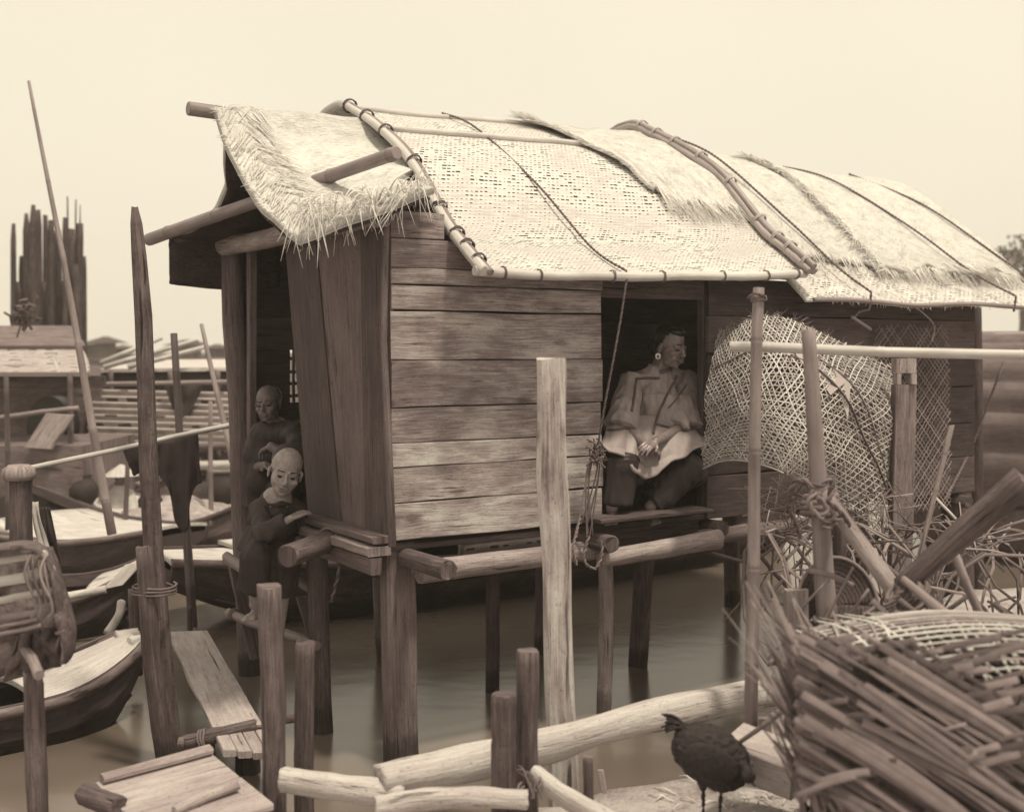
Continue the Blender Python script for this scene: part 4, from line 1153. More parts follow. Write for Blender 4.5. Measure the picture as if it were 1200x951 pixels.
mb.sheet(lambda u, v: P(lerp(20, 70, u)-18*v*(1-u), lerp(745-14*u, 800-20*u, v), 4.60+0.05*nz(u*6, v*3)), 18, 14, 0.008); mb.build('sacking', M['sack'], g)
mb = MB(); rope(mb, [P(65, 720, 4.42), P(69, 735, 4.4), P(71, 742, 4.4)], .006, n=6)
for i in range(9): mb.blade(P(71, 742, 4.4), P(68+R.uniform(-8, 8), 765, 4.4), .004)
rope(mb, [P(67, 722, 4.4), P(69, 724, 4.38), P(70, 740, 4.4)], .006, n=5)
coil(mb, P(70, 741, 4.4), V((0, 0, 1)), .008, 2, .01, .004); mb.build('tassel', M['rope'], g)
mb = MB(); bamboo(mb, P(28, 757, 4.62), P(46, 790, 4.35), .020); solo(mb, 'bamboo_stub', 'bamboo_mid', 'short bamboo length poking out under the creel', 'bamboo')
mb = MB(); log(mb, P(38, 786, 4.5), P(46, 985, 4.5), .036, .040, amp=0); solo(mb, 'stake', 'stake', 'dark stake carrying the creel at the left edge', 'stake')
mb = MB(); log(mb, P(46, 800, 4.6), P(49, 900, 4.6), .018, amp=0); solo(mb, 'stake', 'stake', 'thin stake alongside the creel stake', 'stake')

# ------------------------------------------------------------------ right side poles
g1 = 'poles of the frame at the bank'
mb = MB(); bamboo(mb, P(889, 338, 4.85), P(879, 870, 4.75), 0.023, 0.028, inter=.42); solo(mb, 'bamboo_upright', 'bamboo_mid', 'upright bamboo with a corded top crossing the end of the rail', 'pole', g1)
mb = MB(); rope(mb, [P(876, 350, 4.83), P(884, 344, 4.81), P(897, 348, 4.82), P(890, 356, 4.85)], .006, n=10); coil(mb, P(889, 350, 4.85), V((0, 0, 1)), .024, 3, .02, .005); solo(mb, 'cord', 'rope', 'cord knotted near the top of the upright bamboo', 'rope')
mb = MB(); bamboo(mb, P(856, 406, 4.95), P(1215, 418, 4.75), 0.022, 0.020, inter=.5, bend=.012)
solo(mb, 'bamboo_rail', 'bamboo', 'pale horizontal bamboo rail crossing in front of the big basket', 'rail', g1)
mb = MB(); mb.tube([P(855.5, 406, 4.94), P(855, 406, 4.94)], .010, n=8) if False else None
mb = MB(); log(mb, P(947, 386, 4.72), P(970, 735, 4.72), .027, .042, amp=.008, rough=.05); solo(mb, 'thick_upright', 'bamboo_mid', 'thick upright with a rounded top bound with coarse rope', 'pole', g1)
mb = MB(); log(mb, P(966, 578, 4.62), P(1066, 716, 4.45), .028, .036, amp=.004, rough=.03); solo(mb, 'slanting_pole', 'beam', 'light slanting pole running down from the rope knot', 'pole', g1)
mb = MB(); log(mb, P(1200, 562, 4.3), P(1058, 688, 4.45), .056, .040, amp=.006, rough=.04); solo(mb, 'thick_pole', 'stake', 'thickest brown pole slanting in from the right edge', 'pole', g1)
mb = MB(); mb.tube([P(1058, 678, 4.36), P(1110, 722, 4.2), P(1160, 750, 4.05), P(1200, 765, 3.95)], [.014, .024, .026, .024], n=9, rough=.04); solo(mb, 'lower_pole', 'bamboo_mid', 'brown pole sloping down right from the lower knot', 'pole', g1)
mb = MB(); bamboo(mb, P(1118, 650, 4.6), P(1160, 745, 4.5), .017); solo(mb, 'prop', 'bamboo_mid', 'short prop beneath the thickest brown pole', 'pole', g1)
mb = MB(); mb.board(P(1113, 499, 4.9), P(1070, 672, 4.9)-P(1113, 499, 4.9), V((.022, 0, .004)), V((0, .012, 0))); solo(mb, 'stick', 'beam', 'thin flat stick leaning upright beside the holed post', 'stick', g1)
mb = MB(); bamboo(mb, P(1092, 578, 5.4), P(1120, 608, 5.3), .006); solo(mb, 'twig', 'bamboo', 'small pale twig beside the hut end post', 'stick')
# holed post
g = thing('holed_post', 'square post with a mortise hole behind the rail', 'post', P(1062, 600, 6.9))
mb = MB(); d = 6.9
c = P(1050, 422, d); W_ = 0.128; hole = (P(1054, 437, d).z, P(1054, 450, d).z); zb_ = P(1050, 640, d).z-.9
lean = V((-0.10, 0, -1.0))
mb.board(P(1050, 420, d), P(1044, 437, d)-P(1044, 420, d), V((W_, 0.02, 0)), V((0, .09, 0)), nseg=2, wob=.003)
mb.board(P(1051.5, 437.6, d), P(1044, 450, d)-P(1044, 437.6, d), V((.026, .004, 0)), V((0, .09, 0)), nseg=2)
mb.board(P(1068, 437.6, d), P(1044, 450, d)-P(1044, 437.6, d), V((.035, .004, 0)), V((0, .09, 0)), nseg=2)
mb.board(P(1050, 450.6, d), V((-0.045, 0, zb_-P(1050, 450.6, d).z)), V((W_, .02, 0)), V((0, .09, 0)), wob=.003, nseg=12, ch=.004)
mb.build('post', M['beam'], g)
# ropes
mb = MB()
c = P(962, 592, 4.66)
for i in range(3): coil(mb, c+V((0, 0, .03-.03*i)), V((.15*(i-1), .1, 1)), .050+.006*i, 1.6, .03, .012)
rope(mb, [P(925, 580, 4.5), P(935, 562, 4.46), P(958, 570, 4.44), P(975, 560, 4.46), P(972, 585, 4.45)], .012, n=20)
rope(mb, [P(955, 575, 4.42), P(948, 590, 4.4), P(960, 606, 4.4), P(968, 596, 4.42), P(958, 582, 4.4)], .012, n=20)
rope(mb, [P(930, 582, 4.5), P(922, 590, 4.5), P(930, 608, 4.52), P(938, 630, 4.55)], .010, n=14)
for a_ in (0, 1): rope(mb, [P(960, 612+a_*6, 4.5), P(975, 610+a_*6, 4.5), P(985, 600+a_*4, 4.55)], .010, n=8)
rope(mb, [P(968, 586, 4.5), P(985, 600, 4.48), P(996, 616, 4.5)], .010, n=8)
solo(mb, 'rope_knot', 'rope', 'big coarse rope knot binding the thick upright and slanting pole', 'rope', 'rope knots on the frame')
mb = MB(); c = P(1056, 692, 4.4)
for i in range(3): coil(mb, c+V((.02*i, 0, -.01)), V((1, .2, -1.2)), .045+.006*i, 2, .03, .009)
for i in range(8): rope(mb, [c+V((R.uniform(-.03, .03), -.05, R.uniform(-.02, .03))), c+V((-.06, -.07, -.04+R.uniform(-.02, .02))), c+V((-.10+R.uniform(-.04, .04), -.05, -.10+R.uniform(-.04, .03)))], .008, n=10)
solo(mb, 'rope_knot', 'rope', 'frayed rope lashing where the slanting poles cross', 'rope', 'rope knots on the frame')
for (x_, y0_, y1_, dd, r_, lab) in ((938, 692, 990, 4.55, .0, 'short square-cut post by the dark winnowing tray'),):
    mb = MB(); mb.board(P(923, 693, 4.7), V((.004, 0, -.9)), V((.087, .01, .003)), V((0, .07, 0)), wob=.008, nseg=10); solo(mb, 'stake', 'beam', lab, 'stake', 'stakes along the bank')
mb = MB(); log(mb, P(985, 600, 4.85), P(983, 720, 4.85), .026, amp=0); log(mb, P(970, 610, 4.87), P(968, 720, 4.87), .02, amp=0); solo(mb, 'paired_poles', 'stake', 'pair of thin uprights close behind the rope knot', 'pole', g1)

# round dark tray
g = thing('winnowing_tray', 'round dark plaited tray standing on edge below the rope knot', 'tray', P(985, 760, 4.75))
c = P(982, 712, 4.75); ax1 = V((1, .12, 0)).normalized(); ax2 = V((0, .35, 1)).normalized()
mb = MB(); mb.sheet(lambda u, v: c+ax1*math.cos(2*PI*u)*.165*(v*.98+.02)+ax2*math.sin(2*PI*u)*.20*(v*.98+.02)+V((0, .05*(1-v*v), 0)), 36, 10, .006, 1.0, .2)
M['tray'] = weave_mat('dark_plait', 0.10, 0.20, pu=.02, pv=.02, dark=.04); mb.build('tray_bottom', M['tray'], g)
mb = MB(); mb.tube([c+ax1*math.cos(2*PI*u/40)*.168+ax2*math.sin(2*PI*u/40)*.203+V((0, -.006, 0)) for u in range(41)], .008, n=7, cap=False); mb.build('rim', M['splint_mid'], g)
for (q, r_, w_) in ((P(948, 668, 4.66), P(1000, 686, 4.62), .022), (P(1000, 664, 4.6), P(962, 735, 4.6), .010), (P(972, 678, 4.62), P(940, 712, 4.62), .011), (P(1018, 690, 4.6), P(985, 735, 4.6), .012)):
    mb = MB(); mb.strip(curve([q, q.lerp(r_, .5)+V((0, -.02, .012)), r_], 8), V((0, -1, .2)), w_, .005); solo(mb, 'loose_splint', 'splint_mid', 'loose bamboo splint leaning over the dark round tray', 'splint', 'splints over the dark tray')

# ------------------------------------------------------------------ big openwork basket against the wall
rows = [[(842, 384, 7.2), (888, 370, 7.0), (958, 386, 6.95), (1050, 428, 7.4)],
        [(828, 448, 6.85), (893, 418, 6.35), (985, 436, 6.4), (1066, 492, 7.35)],
        [(823, 505, 6.75), (890, 484, 6.15), (985, 508, 6.2), (1060, 556, 7.3)],
        [(824, 549, 6.70), (892, 545, 6.10), (962, 578, 6.2), (1046, 640, 7.2)]]
G = [[P(*c) for c in r] for r in rows]
def cr(a, b, c, d, u): return 0.5*((2*b)+(c-a)*u+(2*a-5*b+4*c-d)*u*u+(3*b-a-3*c+d)*u**3)
def cr4(p, x):
    x = clamp(x)*3; i = min(int(x), 2); u = x-i
    g_ = lambda k: p[k] if 0 <= k <= 3 else (2*p[0]-p[1] if k < 0 else 2*p[3]-p[2])
    return cr(g_(i-1), g_(i), g_(i+1), g_(i+2), u)
def bs(u, v):
    p = cr4([cr4(G[j], u) for j in range(4)], v)
    return p+V((.035*nz(u*4, v*4, 1), .07*nz(u*3.3, v*3.3, 5), .03*nz(u*3, v*3, 9)))
def bn(u, v):
    e = .01
    a = bs(min(u+e, 1), v)-bs(max(u-e, 0), v); b = bs(u, min(v+e, 1))-bs(u, max(v-e, 0))
    n = b.cross(a); n = n.normalized() if n.length > 1e-9 else V((0, -1, 0))
    return n if n.y < 0 else -n
def weave(mb, S, N, su, sv, pitch, dirs, w, inside=lambda u, v: True, step=.03, jit=.15, lift=.0022, th=.0015):
    for kd, ang in enumerate(dirs):
        dx, dy = math.cos(ang), math.sin(ang)
        nx, ny = -dy, dx
        ext = abs(nx)*su+abs(ny)*sv; rad = math.hypot(su, sv)
        k = -ext/2-pitch
        while k < ext/2+pitch:
            kk = k+R.uniform(-jit, jit)*pitch; k += pitch
            seg = []; nn = []
            m = int(rad/step)
            for i in range(m+1):
                q = -rad/2+rad*i/m
                x = su/2+nx*kk+dx*q; y = sv/2+ny*kk+dy*q
                u, v = x/su, y/sv
                if 0 <= u <= 1 and 0 <= v <= 1 and inside(u, v):
                    n_ = N(u, v); seg.append(S(u, v)+n_*(lift*((i+kd) % 2*2-1)+.001*kd)); nn.append(n_)
                else:
                    if len(seg) > 2: mb.strip(seg, nn, w*R.uniform(.8, 1.15), th)
                    seg = []; nn = []
            if len(seg) > 2: mb.strip(seg, nn, w*R.uniform(.8, 1.15), th)
g = thing('openwork_basket', 'large openwork bamboo basket bulging against the hut wall under the rail', 'basket', P(940, 640, 6.9))
mb = MB(); weave(mb, bs, bn, 1.30, 1.05, .0265, (0, PI/3, 2*PI/3), .0075, lambda u, v: True, step=.022, jit=.25)
mb.build('weave', M['splint'], g)
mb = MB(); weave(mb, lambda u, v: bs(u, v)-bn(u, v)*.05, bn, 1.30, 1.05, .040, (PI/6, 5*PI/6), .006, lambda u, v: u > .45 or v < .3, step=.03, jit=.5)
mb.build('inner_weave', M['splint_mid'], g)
mb = MB(); mb.tube([bs(u/30, 1)+V((0, 0, 0)) for u in range(0, 14)], .005, n=6)
mb.build('rim', M['splint'], g)
mb = MB()
pts = [bs(.04+.90*k/30, .26+.10*(k/30)**2+.50*(k/30)**6)+bn(.5, .3)*.012 for k in range(31)]; mb.tube(pts, .004, n=6)
pts = [bs(lerp(.42, .97, k/20), lerp(.34, .93, (k/20)**1.8))+bn(.7, .5)*.012 for k in range(21)]; mb.tube(pts, .006, n=6)
mb.build('hoop', M['splint_mid'], g)
mb = MB()
for (q0, q1, q2) in (((.46, .30), (.56, .34), (.52, .44)), ((.50, .30), (.66, .40), (.60, .50)), ((.62, .36), (.68, .40), (.69, .58))):
    a_, b_, c_ = [bs(*q)+bn(*q)*.02 for q in (q0, q1, q2)]
    i0 = mb.ring([a_, b_, c_, a_+V((0, .003, 0)), b_+V((0, .003, 0)), c_+V((0, .003, 0))]); mb.quad((i0, i0+1, i0+2), [(0, 0)]*3, False); mb.quad((i0+5, i0+4, i0+3), [(0, 0)]*3, False)
mb.build('leaf_patch', M['plank'], g)
mb = MB()
for i in range(170):   # frayed ends at the top and the torn lower edge
    if i < 90: u = R.uniform(.05, .95); p = bs(u, .02); q = p+V((R.uniform(-.08, .08), R.uniform(-.02, .02), R.uniform(0, .05)))
    else: u = R.uniform(.42, 1); p = bs(u, .98); q = p+V((R.uniform(-.06, .06), R.uniform(-.02, .06), R.uniform(-.08, .01)))
    mb.blade(p, q, .005)
mb.build('frayed_splints', M['splint_mid'], g)
# flat mesh panel on the wall behind
g = thing('mesh_panel', 'dark diamond-mesh panel leaning on the wall right of the holed post', 'panel', on_t(1075, 600, -.08))
ps = lambda u, v: hp(lerp(3.55, 4.35, u)-.10*v, -.05-.10*v, lerp(2.30, 1.02, v))
mb = MB(); weave(mb, ps, lambda u, v: -B, .8, 1.28, .030, (PI/4, 3*PI/4), .007, step=.04); mb.build('weave', M['splint_mid'], g)
# tangle of brush behind the basket bottom
mb = MB()
for i in range(150):
    c = P(R.uniform(880, 1060), R.uniform(570, 640), R.uniform(6.3, 7.0)); d = V((R.gauss(0, 1), R.gauss(0, .6), R.gauss(0, .7))).normalized()*R.uniform(.05, .16)
    mb.blade(c-d, c+d, .009)
tag(mb.build('brushwood', M['splint_mid']), 'tangle of thin brushwood and splints under the openwork basket', None, kind='stuff')

# ------------------------------------------------------------------ open lattice pig baskets
def lattice(name, c, axis, r, L, label, n1=9, w=.013, mat='splint_mid', sd=0, fl=.8):
    g = thing(name, label, 'basket', c-V((0, 0, r*fl)), 'open bamboo lattice baskets on the bank')
    axis = V(axis).normalized(); y = V((0, 0, 1)); y = (y-axis*y.dot(axis)).normalized(); x = y.cross(axis)
    def S(u, v):
        a = 2*PI*v; rr = r*(1-.12*(2*u-1)**4)
        k = .05*nz(u*4+sd, math.cos(a)*1.5, math.sin(a)*1.5)
        return c+axis*L*(u-.5)+x*math.cos(a)*(rr+k)+y*math.sin(a)*(rr*fl+k)
    def N(u, v):
        a = 2*PI*v; return (x*math.cos(a)+y*math.sin(a)).normalized()
    mb = MB()
    for ang in (1, -1):
        for k in range(n1):
            pts = []; nn = []
            for i in range(8):
                u = i/7; v = k/n1+ang*u*.36+R.uniform(-.006, .006)
                pts.append(S(u, v)+N(u, v)*(.006*((i+k) % 2*2-1))); nn.append(N(u, v))
            mb.strip(pts, nn, w*R.uniform(.7, 1.2), .004)
    mb.build('lattice', M[mat], g)
    mb = MB()
    for u in (0.0, .26, .5, .74, 1.0):
        for q in range(2 if u in (0., 1.) else 1): mb.tube([S(clamp(u+q*.012), k/11) for k in range(12)], .008 if u in (0., 1.) else .006, n=6, cap=False)
    mb.build('hoop', M[mat], g)
    mb = MB()
    for i in range(22):
        u, v = R.random(), R.random(); p = S(u, v)+N(u, v)*.01; d = (axis*R.gauss(0, 1)+y*R.gauss(0, 1)+x*R.gauss(0, .4)).normalized()*R.uniform(.08, .24)
        mb.strip([p-d, p+V((0, 0, .01)), p+d], N(u, v), R.uniform(.006, .014), .004)
    mb.build('broken_splints', M[mat], g)
    return g
lattice('lattice_basket', P(972, 700, 5.9)+V((0, 0, 0)), (1, .10, 0), .44, .66, 'open lattice basket beneath the rope knot', 8, .019, sd=1)
lattice('lattice_basket', P(1092, 690, 6.2), (1, .5, .05), .42, .62, 'open lattice basket under the thickest brown pole', 8, .018, sd=5)
lattice('lattice_basket', P(1185, 700, 5.6), (.3, 1, 0), .38, .6, 'open lattice basket cut off by the right edge', 8, .017, sd=9)
mb = MB()
for i in range(40):
    c = P(R.uniform(900, 1180), R.uniform(600, 740), R.uniform(5.3, 6.6)); d = V((R.gauss(0, 1), R.gauss(0, .5), R.gauss(0, .7))).normalized()*R.uniform(.06, .24)
    mb.strip([c-d, c+V((0, 0, .01)), c+d], V((0, -1, .3)).normalized(), R.uniform(.008, .018), .004)
tag(mb.build('broken_splints', M['splint_mid']), 'broken bamboo splints strewn among the lattice baskets', None, kind='stuff')

# ------------------------------------------------------------------ big coarse basket, foreground right
g = thing('coarse_basket', 'huge coarse basket of wide dark splints filling the lower right corner', 'basket', P(1080, 1010, 3.8))
cb = V((1.47, 3.85, 0.30)); rb = .52; hb = .86
def cbS(u, v):
    a = 2*PI*u; k = 1-.10*(v-.45)**2+.02*nz(math.cos(a)*2, math.sin(a)*2, v*3)
    kk = rb*k*(1.0+.0*v)
    return cb+V((math.cos(a)*kk, math.sin(a)*kk*.82, hb*v+.05*math.sin(a+.5)*v))
def cbN(u, v): a = 2*PI*u; return V((math.cos(a), math.sin(a), .12)).normalized()
mb = MB()
for sg, n_, w_, tw in ((1, 30, .030, .30), (-1, 30, .017, .42)):
    for k in range(n_):
        pts = []; nn = []; v1 = R.uniform(.93, 1.05)
        for i in range(25):
            v = v1*i/24; u = k/n_+sg*tw*v+R.uniform(-.0015, .0015)
            o_ = .006*((i+k) % 2*2-1)
            pts.append(cbS(u, v)+cbN(u, v)*(o_+(.004 if sg > 0 else 0))); nn.append(cbN(u, v))
        mb.strip(pts, nn, w_*R.uniform(.7, 1.3), .003)
mb.build('weave', M['splint_fore'], g)
mb = MB()
mb.sheet(lambda u, v: cb+V((math.cos(2*PI*u)*rb*.90, math.sin(2*PI*u)*rb*.74, hb*.96*v)), 40, 6, .01); mb.build('dark_inside_sheet', M['tray'], g)  # added sheet, coloured dark for the unlit inside of the basket
mb = MB()   # pale flat lid of open splints
lz = cb.z+hb*1.0
for k in range(17):
    y = -.9+1.8*k/16; h_ = math.sqrt(max(0, 1-y*y))
    a_ = cb+V((-h_*rb*.98, y*rb*.80, hb*1.0+.02*math.cos(y*2))); b_ = cb+V((h_*rb*.98, y*rb*.80+.03, hb*1.02+.02*math.cos(y*2)))
    mb.strip(curve([a_, a_.lerp(b_, .5)+V((0, 0, .05*h_)), b_], 10), V((0, 0, 1)), .016*R.uniform(.7, 1.3), .004)
for k in range(26):
    x = -.95+1.9*k/25; h_ = math.sqrt(max(0, 1-x*x))
    for sg in (1, -1):
        sh = .28*sg
        a_ = cb+V((x*rb+sh*h_*rb*.5, -h_*rb*.80, hb)); b_ = cb+V((x*rb-sh*h_*rb*.5, h_*rb*.80, hb+.02))
        if (k+sg) % 3: mb.strip(curve([a_, a_.lerp(b_, .5)+V((0, 0, .055*h_)), b_], 10), V((0, 0, 1)), .010, .004)
mb.build('lid', M['splint'], g)
mb = MB()   # long loose splints lying across the side, rising to the left
for k in range(230):
    down = k % 4 != 0
    x0_ = R.uniform(935, 1185); y0_ = lerp(745, 925, R.random())
    d0 = lerp(3.46, 3.27, (y0_-745)/180)+R.uniform(-.02, .012)+(0 if down else .012)
    L = R.uniform(130, 310) if down else R.uniform(70, 160); sl = R.gauss(.64, .05) if down else -R.uniform(.22, .36)
    ax_, bx_ = x0_-L*.5, x0_+L*.5
    if ax_ < 938: ax_ = 938+R.uniform(-8, 8)
    a_ = P(ax_, y0_+(ax_-x0_)*sl, d0+.04); b_ = P(bx_, y0_+(bx_-x0_)*sl, d0-.01)
    if a_.z > 1.30: continue
    mb.strip(curve([a_, a_.lerp(b_, .5)+V((0, -.01, .010)), b_], 8), V((R.uniform(-.1, .1), -1, .4)).normalized(), R.uniform(.010, .026), .0012)
mb.build('loose_splints', M['splint_fore'], g)
mb = MB()   # splayed ends at the left
tips = [(846, 712, 905, 805), (868, 760, 930, 850), (896, 688, 935, 775), (905, 700, 945, 800), (884, 742, 930, 830), (880, 752, 925, 835), (900, 680, 940, 770), (912, 752, 940, 840), (870, 768, 915, 820), (890, 730, 960, 850), (930, 700, 985, 810), (895, 790, 980, 900), (925, 730, 960, 830), (915, 770, 935, 860)]
for (x0_, y0_, x1_, y1_) in tips+[(R.uniform(905, 960), R.uniform(745, 880), 0, 0) for _ in range(90)]:
    if x1_ == 0: x1_ = x0_+R.uniform(25, 70); y1_ = y0_+R.uniform(40, 110)
    d0 = R.uniform(3.5, 3.68)
    a_ = P(x1_, y1_, d0-.05); b_ = P(x0_, y0_, d0+.05)
    mb.strip(curve([a_, a_.lerp(b_, .5)+V((.0, 0, R.uniform(-.01, .02))), b_], 6), V((R.uniform(-.5, .5), -1, .3)).normalized(), R.uniform(.008, .016), .004, True)
for k in range(60):
    x1_ = R.uniform(925, 985); y1_ = R.uniform(770, 905); L = R.uniform(45, 120); an = R.uniform(.75, 1.35)
    a_ = P(x1_, y1_, 3.52); b_ = P(x1_-L*math.cos(an), y1_-L*math.sin(an), R.uniform(3.55, 3.72))
    mb.strip(curve([a_, a_.lerp(b_, .5)+V((R.uniform(-.02, .01), 0, .012)), b_], 6), V((R.uniform(-.4, .4), -1, .3)).normalized(), R.uniform(.006, .012), .002, True)
mb.build('splayed_splints', M['splint_mid'], g)
# straw and chips on the sand
mb = MB()
for i in range(420):
    x, y = R.uniform(.55, 1.5), R.uniform(3.9, 5.2)
    if y > shore(x)-.1: continue
    if R.random() > clamp((x-.55)*2.2+.1): continue
    a_ = R.uniform(0, PI); L = R.uniform(.02, .12); z = bank_z(x, y)+.008
    mb.strip([V((x, y, z)), V((x+math.cos(a_)*L*.5, y+math.sin(a_)*L*.5, z+.012)), V((x+math.cos(a_)*L, y+math.sin(a_)*L, z))], V((0, 0, 1)), .006, .002)
tag(mb.build('straw', M['straw']), 'scattered straw and chips on the sandy bank', None, kind='stuff')

# ------------------------------------------------------------------ hen
g = thing('hen', 'black hen pecking on the sand by the timber block', 'hen', P(834, 982, 4.3))
hc = P(832, 884, 4.3); rt = V((1, 0, 0))
Mx = Matrix.Rotation(math.radians(28), 3, 'Y')
pr = [('e', hc, (.150, .10, .105), Mx), ('e', hc+V((.045, 0, -.03)), (.105, .085, .100), Mx), ('c', hc+V((.06, 0, -.01)), P(866, 893, 4.26), .055, .030), ('c', P(866, 893, 4.26), P(876, 905, 4.22), .028, .020),
      ('e', P(877, 909, 4.22), (.026, .020, .022)), ('c', P(877, 910, 4.22), P(884, 920, 4.2), .008, .003),
      ('c', hc+V((-.08, 0, .04)), P(808, 862, 4.32), .050, .022), ('c', P(823, 893, 4.3), P(824, 924, 4.3), .046, .012), ('c', P(842, 895, 4.28), P(845, 924, 4.28), .046, .012),
      ('c', P(825, 913, 4.3), P(823, 982, 4.3), .0075, .006), ('c', P(845, 913, 4.28), P(843, 982, 4.28), .0075, .006)]
for x_ in (823, 843):
    f = P(x_, 982, 4.3 if x_ < 830 else 4.28)
    for a_ in (-.6, 0, .6, 3.14): pr.append(('c', f, f+V((math.cos(a_)*.04, -math.sin(a_)*.04-.01, -.002)), .005, .003))
blob('body', pr, M['hen'], g, voxel=.0045, smooth=2, disp=lambda p, n: p+n*(.006*nz(p.x*40, p.y*40, p.z*70)))
for sg in (-1, 1):
    blob('wing', [('e', hc+V((-.01, sg*.086, .0)), (.105, .022, .064), Mx), ('c', hc+V((-.04, sg*.07, .0)), hc+V((-.12, sg*.05, .04)), .03, .01)], M['hen'], g, voxel=.006, smooth=1)
mb = MB()
for i in range(26):
    a_ = R.uniform(-.5, .5); p = P(810, 862, 4.32)+V((R.uniform(-.01, .01), R.uniform(-.02, .02), 0)); q = p+V((-.075-R.uniform(0, .03), a_*.06, .05+a_*.05))
    mb.strip(curve([p, p.lerp(q, .6)+V((0, 0, .02)), q], 6), V((0, 1, .2)), .020, .003, True)
mb.build('tail', M['hen'], g)
mb = MB(); mb.sheet(lambda u, v: P(874, 903, 4.22)+V((.012+.02*u, 0, .02*v*math.sin(PI*u)+.016)), 8, 3, .004); mb.build('comb', M['lip'], g)
# ------------------------------------------------------------------ boats and far shore
def boat(name, label, bow, stern, beam, h, rise=0.25, deck=True, mat='boat', dmat='boatdeck', group='boats moored on the river', cat='boat', full=.9, sternrise=.3, bottom=.72, sheer=None):
    bow = V(bow); stern = V(stern); bow.z = stern.z = 0
    L = (stern-bow).length; ax = (stern-bow).normalized(); ay = V((-ax.y, ax.x, 0))
    g = thing(name, label, cat, (bow+stern)/2, group)
    def hw(u): return beam/2*min(1, (max(0.0, math.sin(PI*clamp(u*0.9+.06)))**0.55)*full+.10)
    def top(u): return h+rise*(1-u/.45)**2*(u < .45)+sternrise*((u-.6)/.4)**2*(u > .6)
    def bot(u): return -.15+(h+rise*.55)*(1-u/.28)**2*(u < .28)+.4*((u-.75)/.25)**2*(u > .75)*h
    n = 30
    secs = []
    mb = MB()
    for i in range(n+1):
        u = i/n; c = bow+ax*L*u; w_ = hw(u); zt = top(u); zb_ = min(bot(u), zt-.10)
        P_ = [(-1, zt), (-.98, lerp(zb_, zt, .55)), (-bottom-.1, lerp(zb_, zt, .2)), (-bottom*.8, zb_), (0, zb_-.02), (bottom*.8, zb_), (bottom+.1, lerp(zb_, zt, .2)), (.98, lerp(zb_, zt, .55)), (1, zt), (.90, zt), (.86, zt-.09), (0, zt-.08), (-.86, zt-.09), (-.90, zt)]
        secs.append(mb.ring([c+ay*(w_*q)+V((0, 0, z)) for q, z in P_]))
    m = 14
    for i in range(n):
        for k in range(m):
            k2 = (k+1) % m
            if k in (10, 11): continue
            mb.quad((secs[i]+k, secs[i]+k2, secs[i+1]+k2, secs[i+1]+k), [(i/n*L, k*.15), (i/n*L, (k+1)*.15), ((i+1)/n*L, (k+1)*.15), ((i+1)/n*L, k*.15)], False)
    for i, rv in ((0, 1), (n, 0)):
        ids = [secs[i]+k for k in range(m)]
        if rv: ids.reverse()
        mb.f.append(tuple(ids)); mb.sm.append(False); mb.uv += [(0, 0)]*m
    mb.build('hull', M[mat], g)
    if deck:
        for (u0, u1) in deck if isinstance(deck, list) else [(.0, .34), (.72, 1.0)]:
            mb = MB()
            mb.sheet(lambda a, b: bow+ax*L*lerp(u0, u1, a)+ay*(hw(lerp(u0, u1, a))*.93*(2*b-1))+V((0, 0, top(lerp(u0, u1, a))-.02+.03*(1-(2*b-1)**2))), 14, 8, .03, L*(u1-u0), beam)
            mb.build('deck', M[dmat], g)
    mb = MB()
    mb.sheet(lambda a, b: bow+ax*L*lerp(.05, .95, a)+ay*(hw(lerp(.05, .95, a))*.8*(2*b-1))+V((0, 0, max(bot(lerp(.05, .95, a)), .0)+.06)), 10, 4, .02, L, beam)
    mb.build('bottom_boards', M[mat], g)
    for sg in (1, -1):
        mb = MB(); mb.tube([bow+ax*L*i/24+ay*hw(i/24)*sg*1.01+V((0, 0, top(i/24)-.03)) for i in range(25)], .030, n=7); mb.build('rubbing_strake', M['boatmid' if mat == 'boat' else 'boat'], g)
    return g, bow, ax, ay, L, hw, top
def canopy(g, bow, ax, ay, L, u0, u1, w_, z0, z1, mat='mat_boat', ribs=True, open_=True):
    mb = MB()
    def fn(a, b):
        th = PI*b; e = .5
        c = math.cos(th); s_ = math.sin(th)
        cc = abs(c)**.75*(1 if c > 0 else -1); ss = s_**.8
        z = lerp(z0, z1, ss)
        rib = .05*abs(math.sin(b*PI*13)) if ribs else 0
        return bow+ax*L*lerp(u0, u1, a)+ay*cc*(w_+rib)+V((0, 0, z+rib))
    mb.sheet(fn, 20, 96, .02, L*(u1-u0), 2.5); mb.build('canopy', M[mat], g)
    mb = MB()
    for q in (0.0, .5, 1.0): mb.tube([fn(q, b/20)+ax*(.01 if q else -.01) for b in range(21)], .025, n=6)
    mb.build('canopy_hoop', M['bamboo_mid'], g)
M['mat_boat'] = weave_mat('boat_matting', 0.30, 0.50, pu=.12, pv=.05, dark=.12)
M['mat_dark'] = weave_mat('old_boat_matting', 0.16, 0.27, pu=.12, pv=.05, dash=.02, dark=.10)
M['roof_boat'] = weave_mat('boat_roof_boards', 0.34, 0.52, pu=.3, pv=.12, dark=.14)
# near sampan at left, pointing right
g, bow, ax, ay, L, hw, top = boat('sampan', 'dark sampan with a pale foredeck nosing in from the left edge', P(153, 700, 7.0), P(-190, 700, 6.0), .74, .26, rise=.18, deck=[(.0, .42)], full=.95)
mb = MB()
for y_ in (-1, 1): log(mb, bow+ax*.05+ay*y_*.10+V((0, 0, .42)), bow-ax*.08+ay*y_*.08+V((0, 0, .42)), .035, amp=0)
mb.build('bow_horn', M['boatdeck'], g)
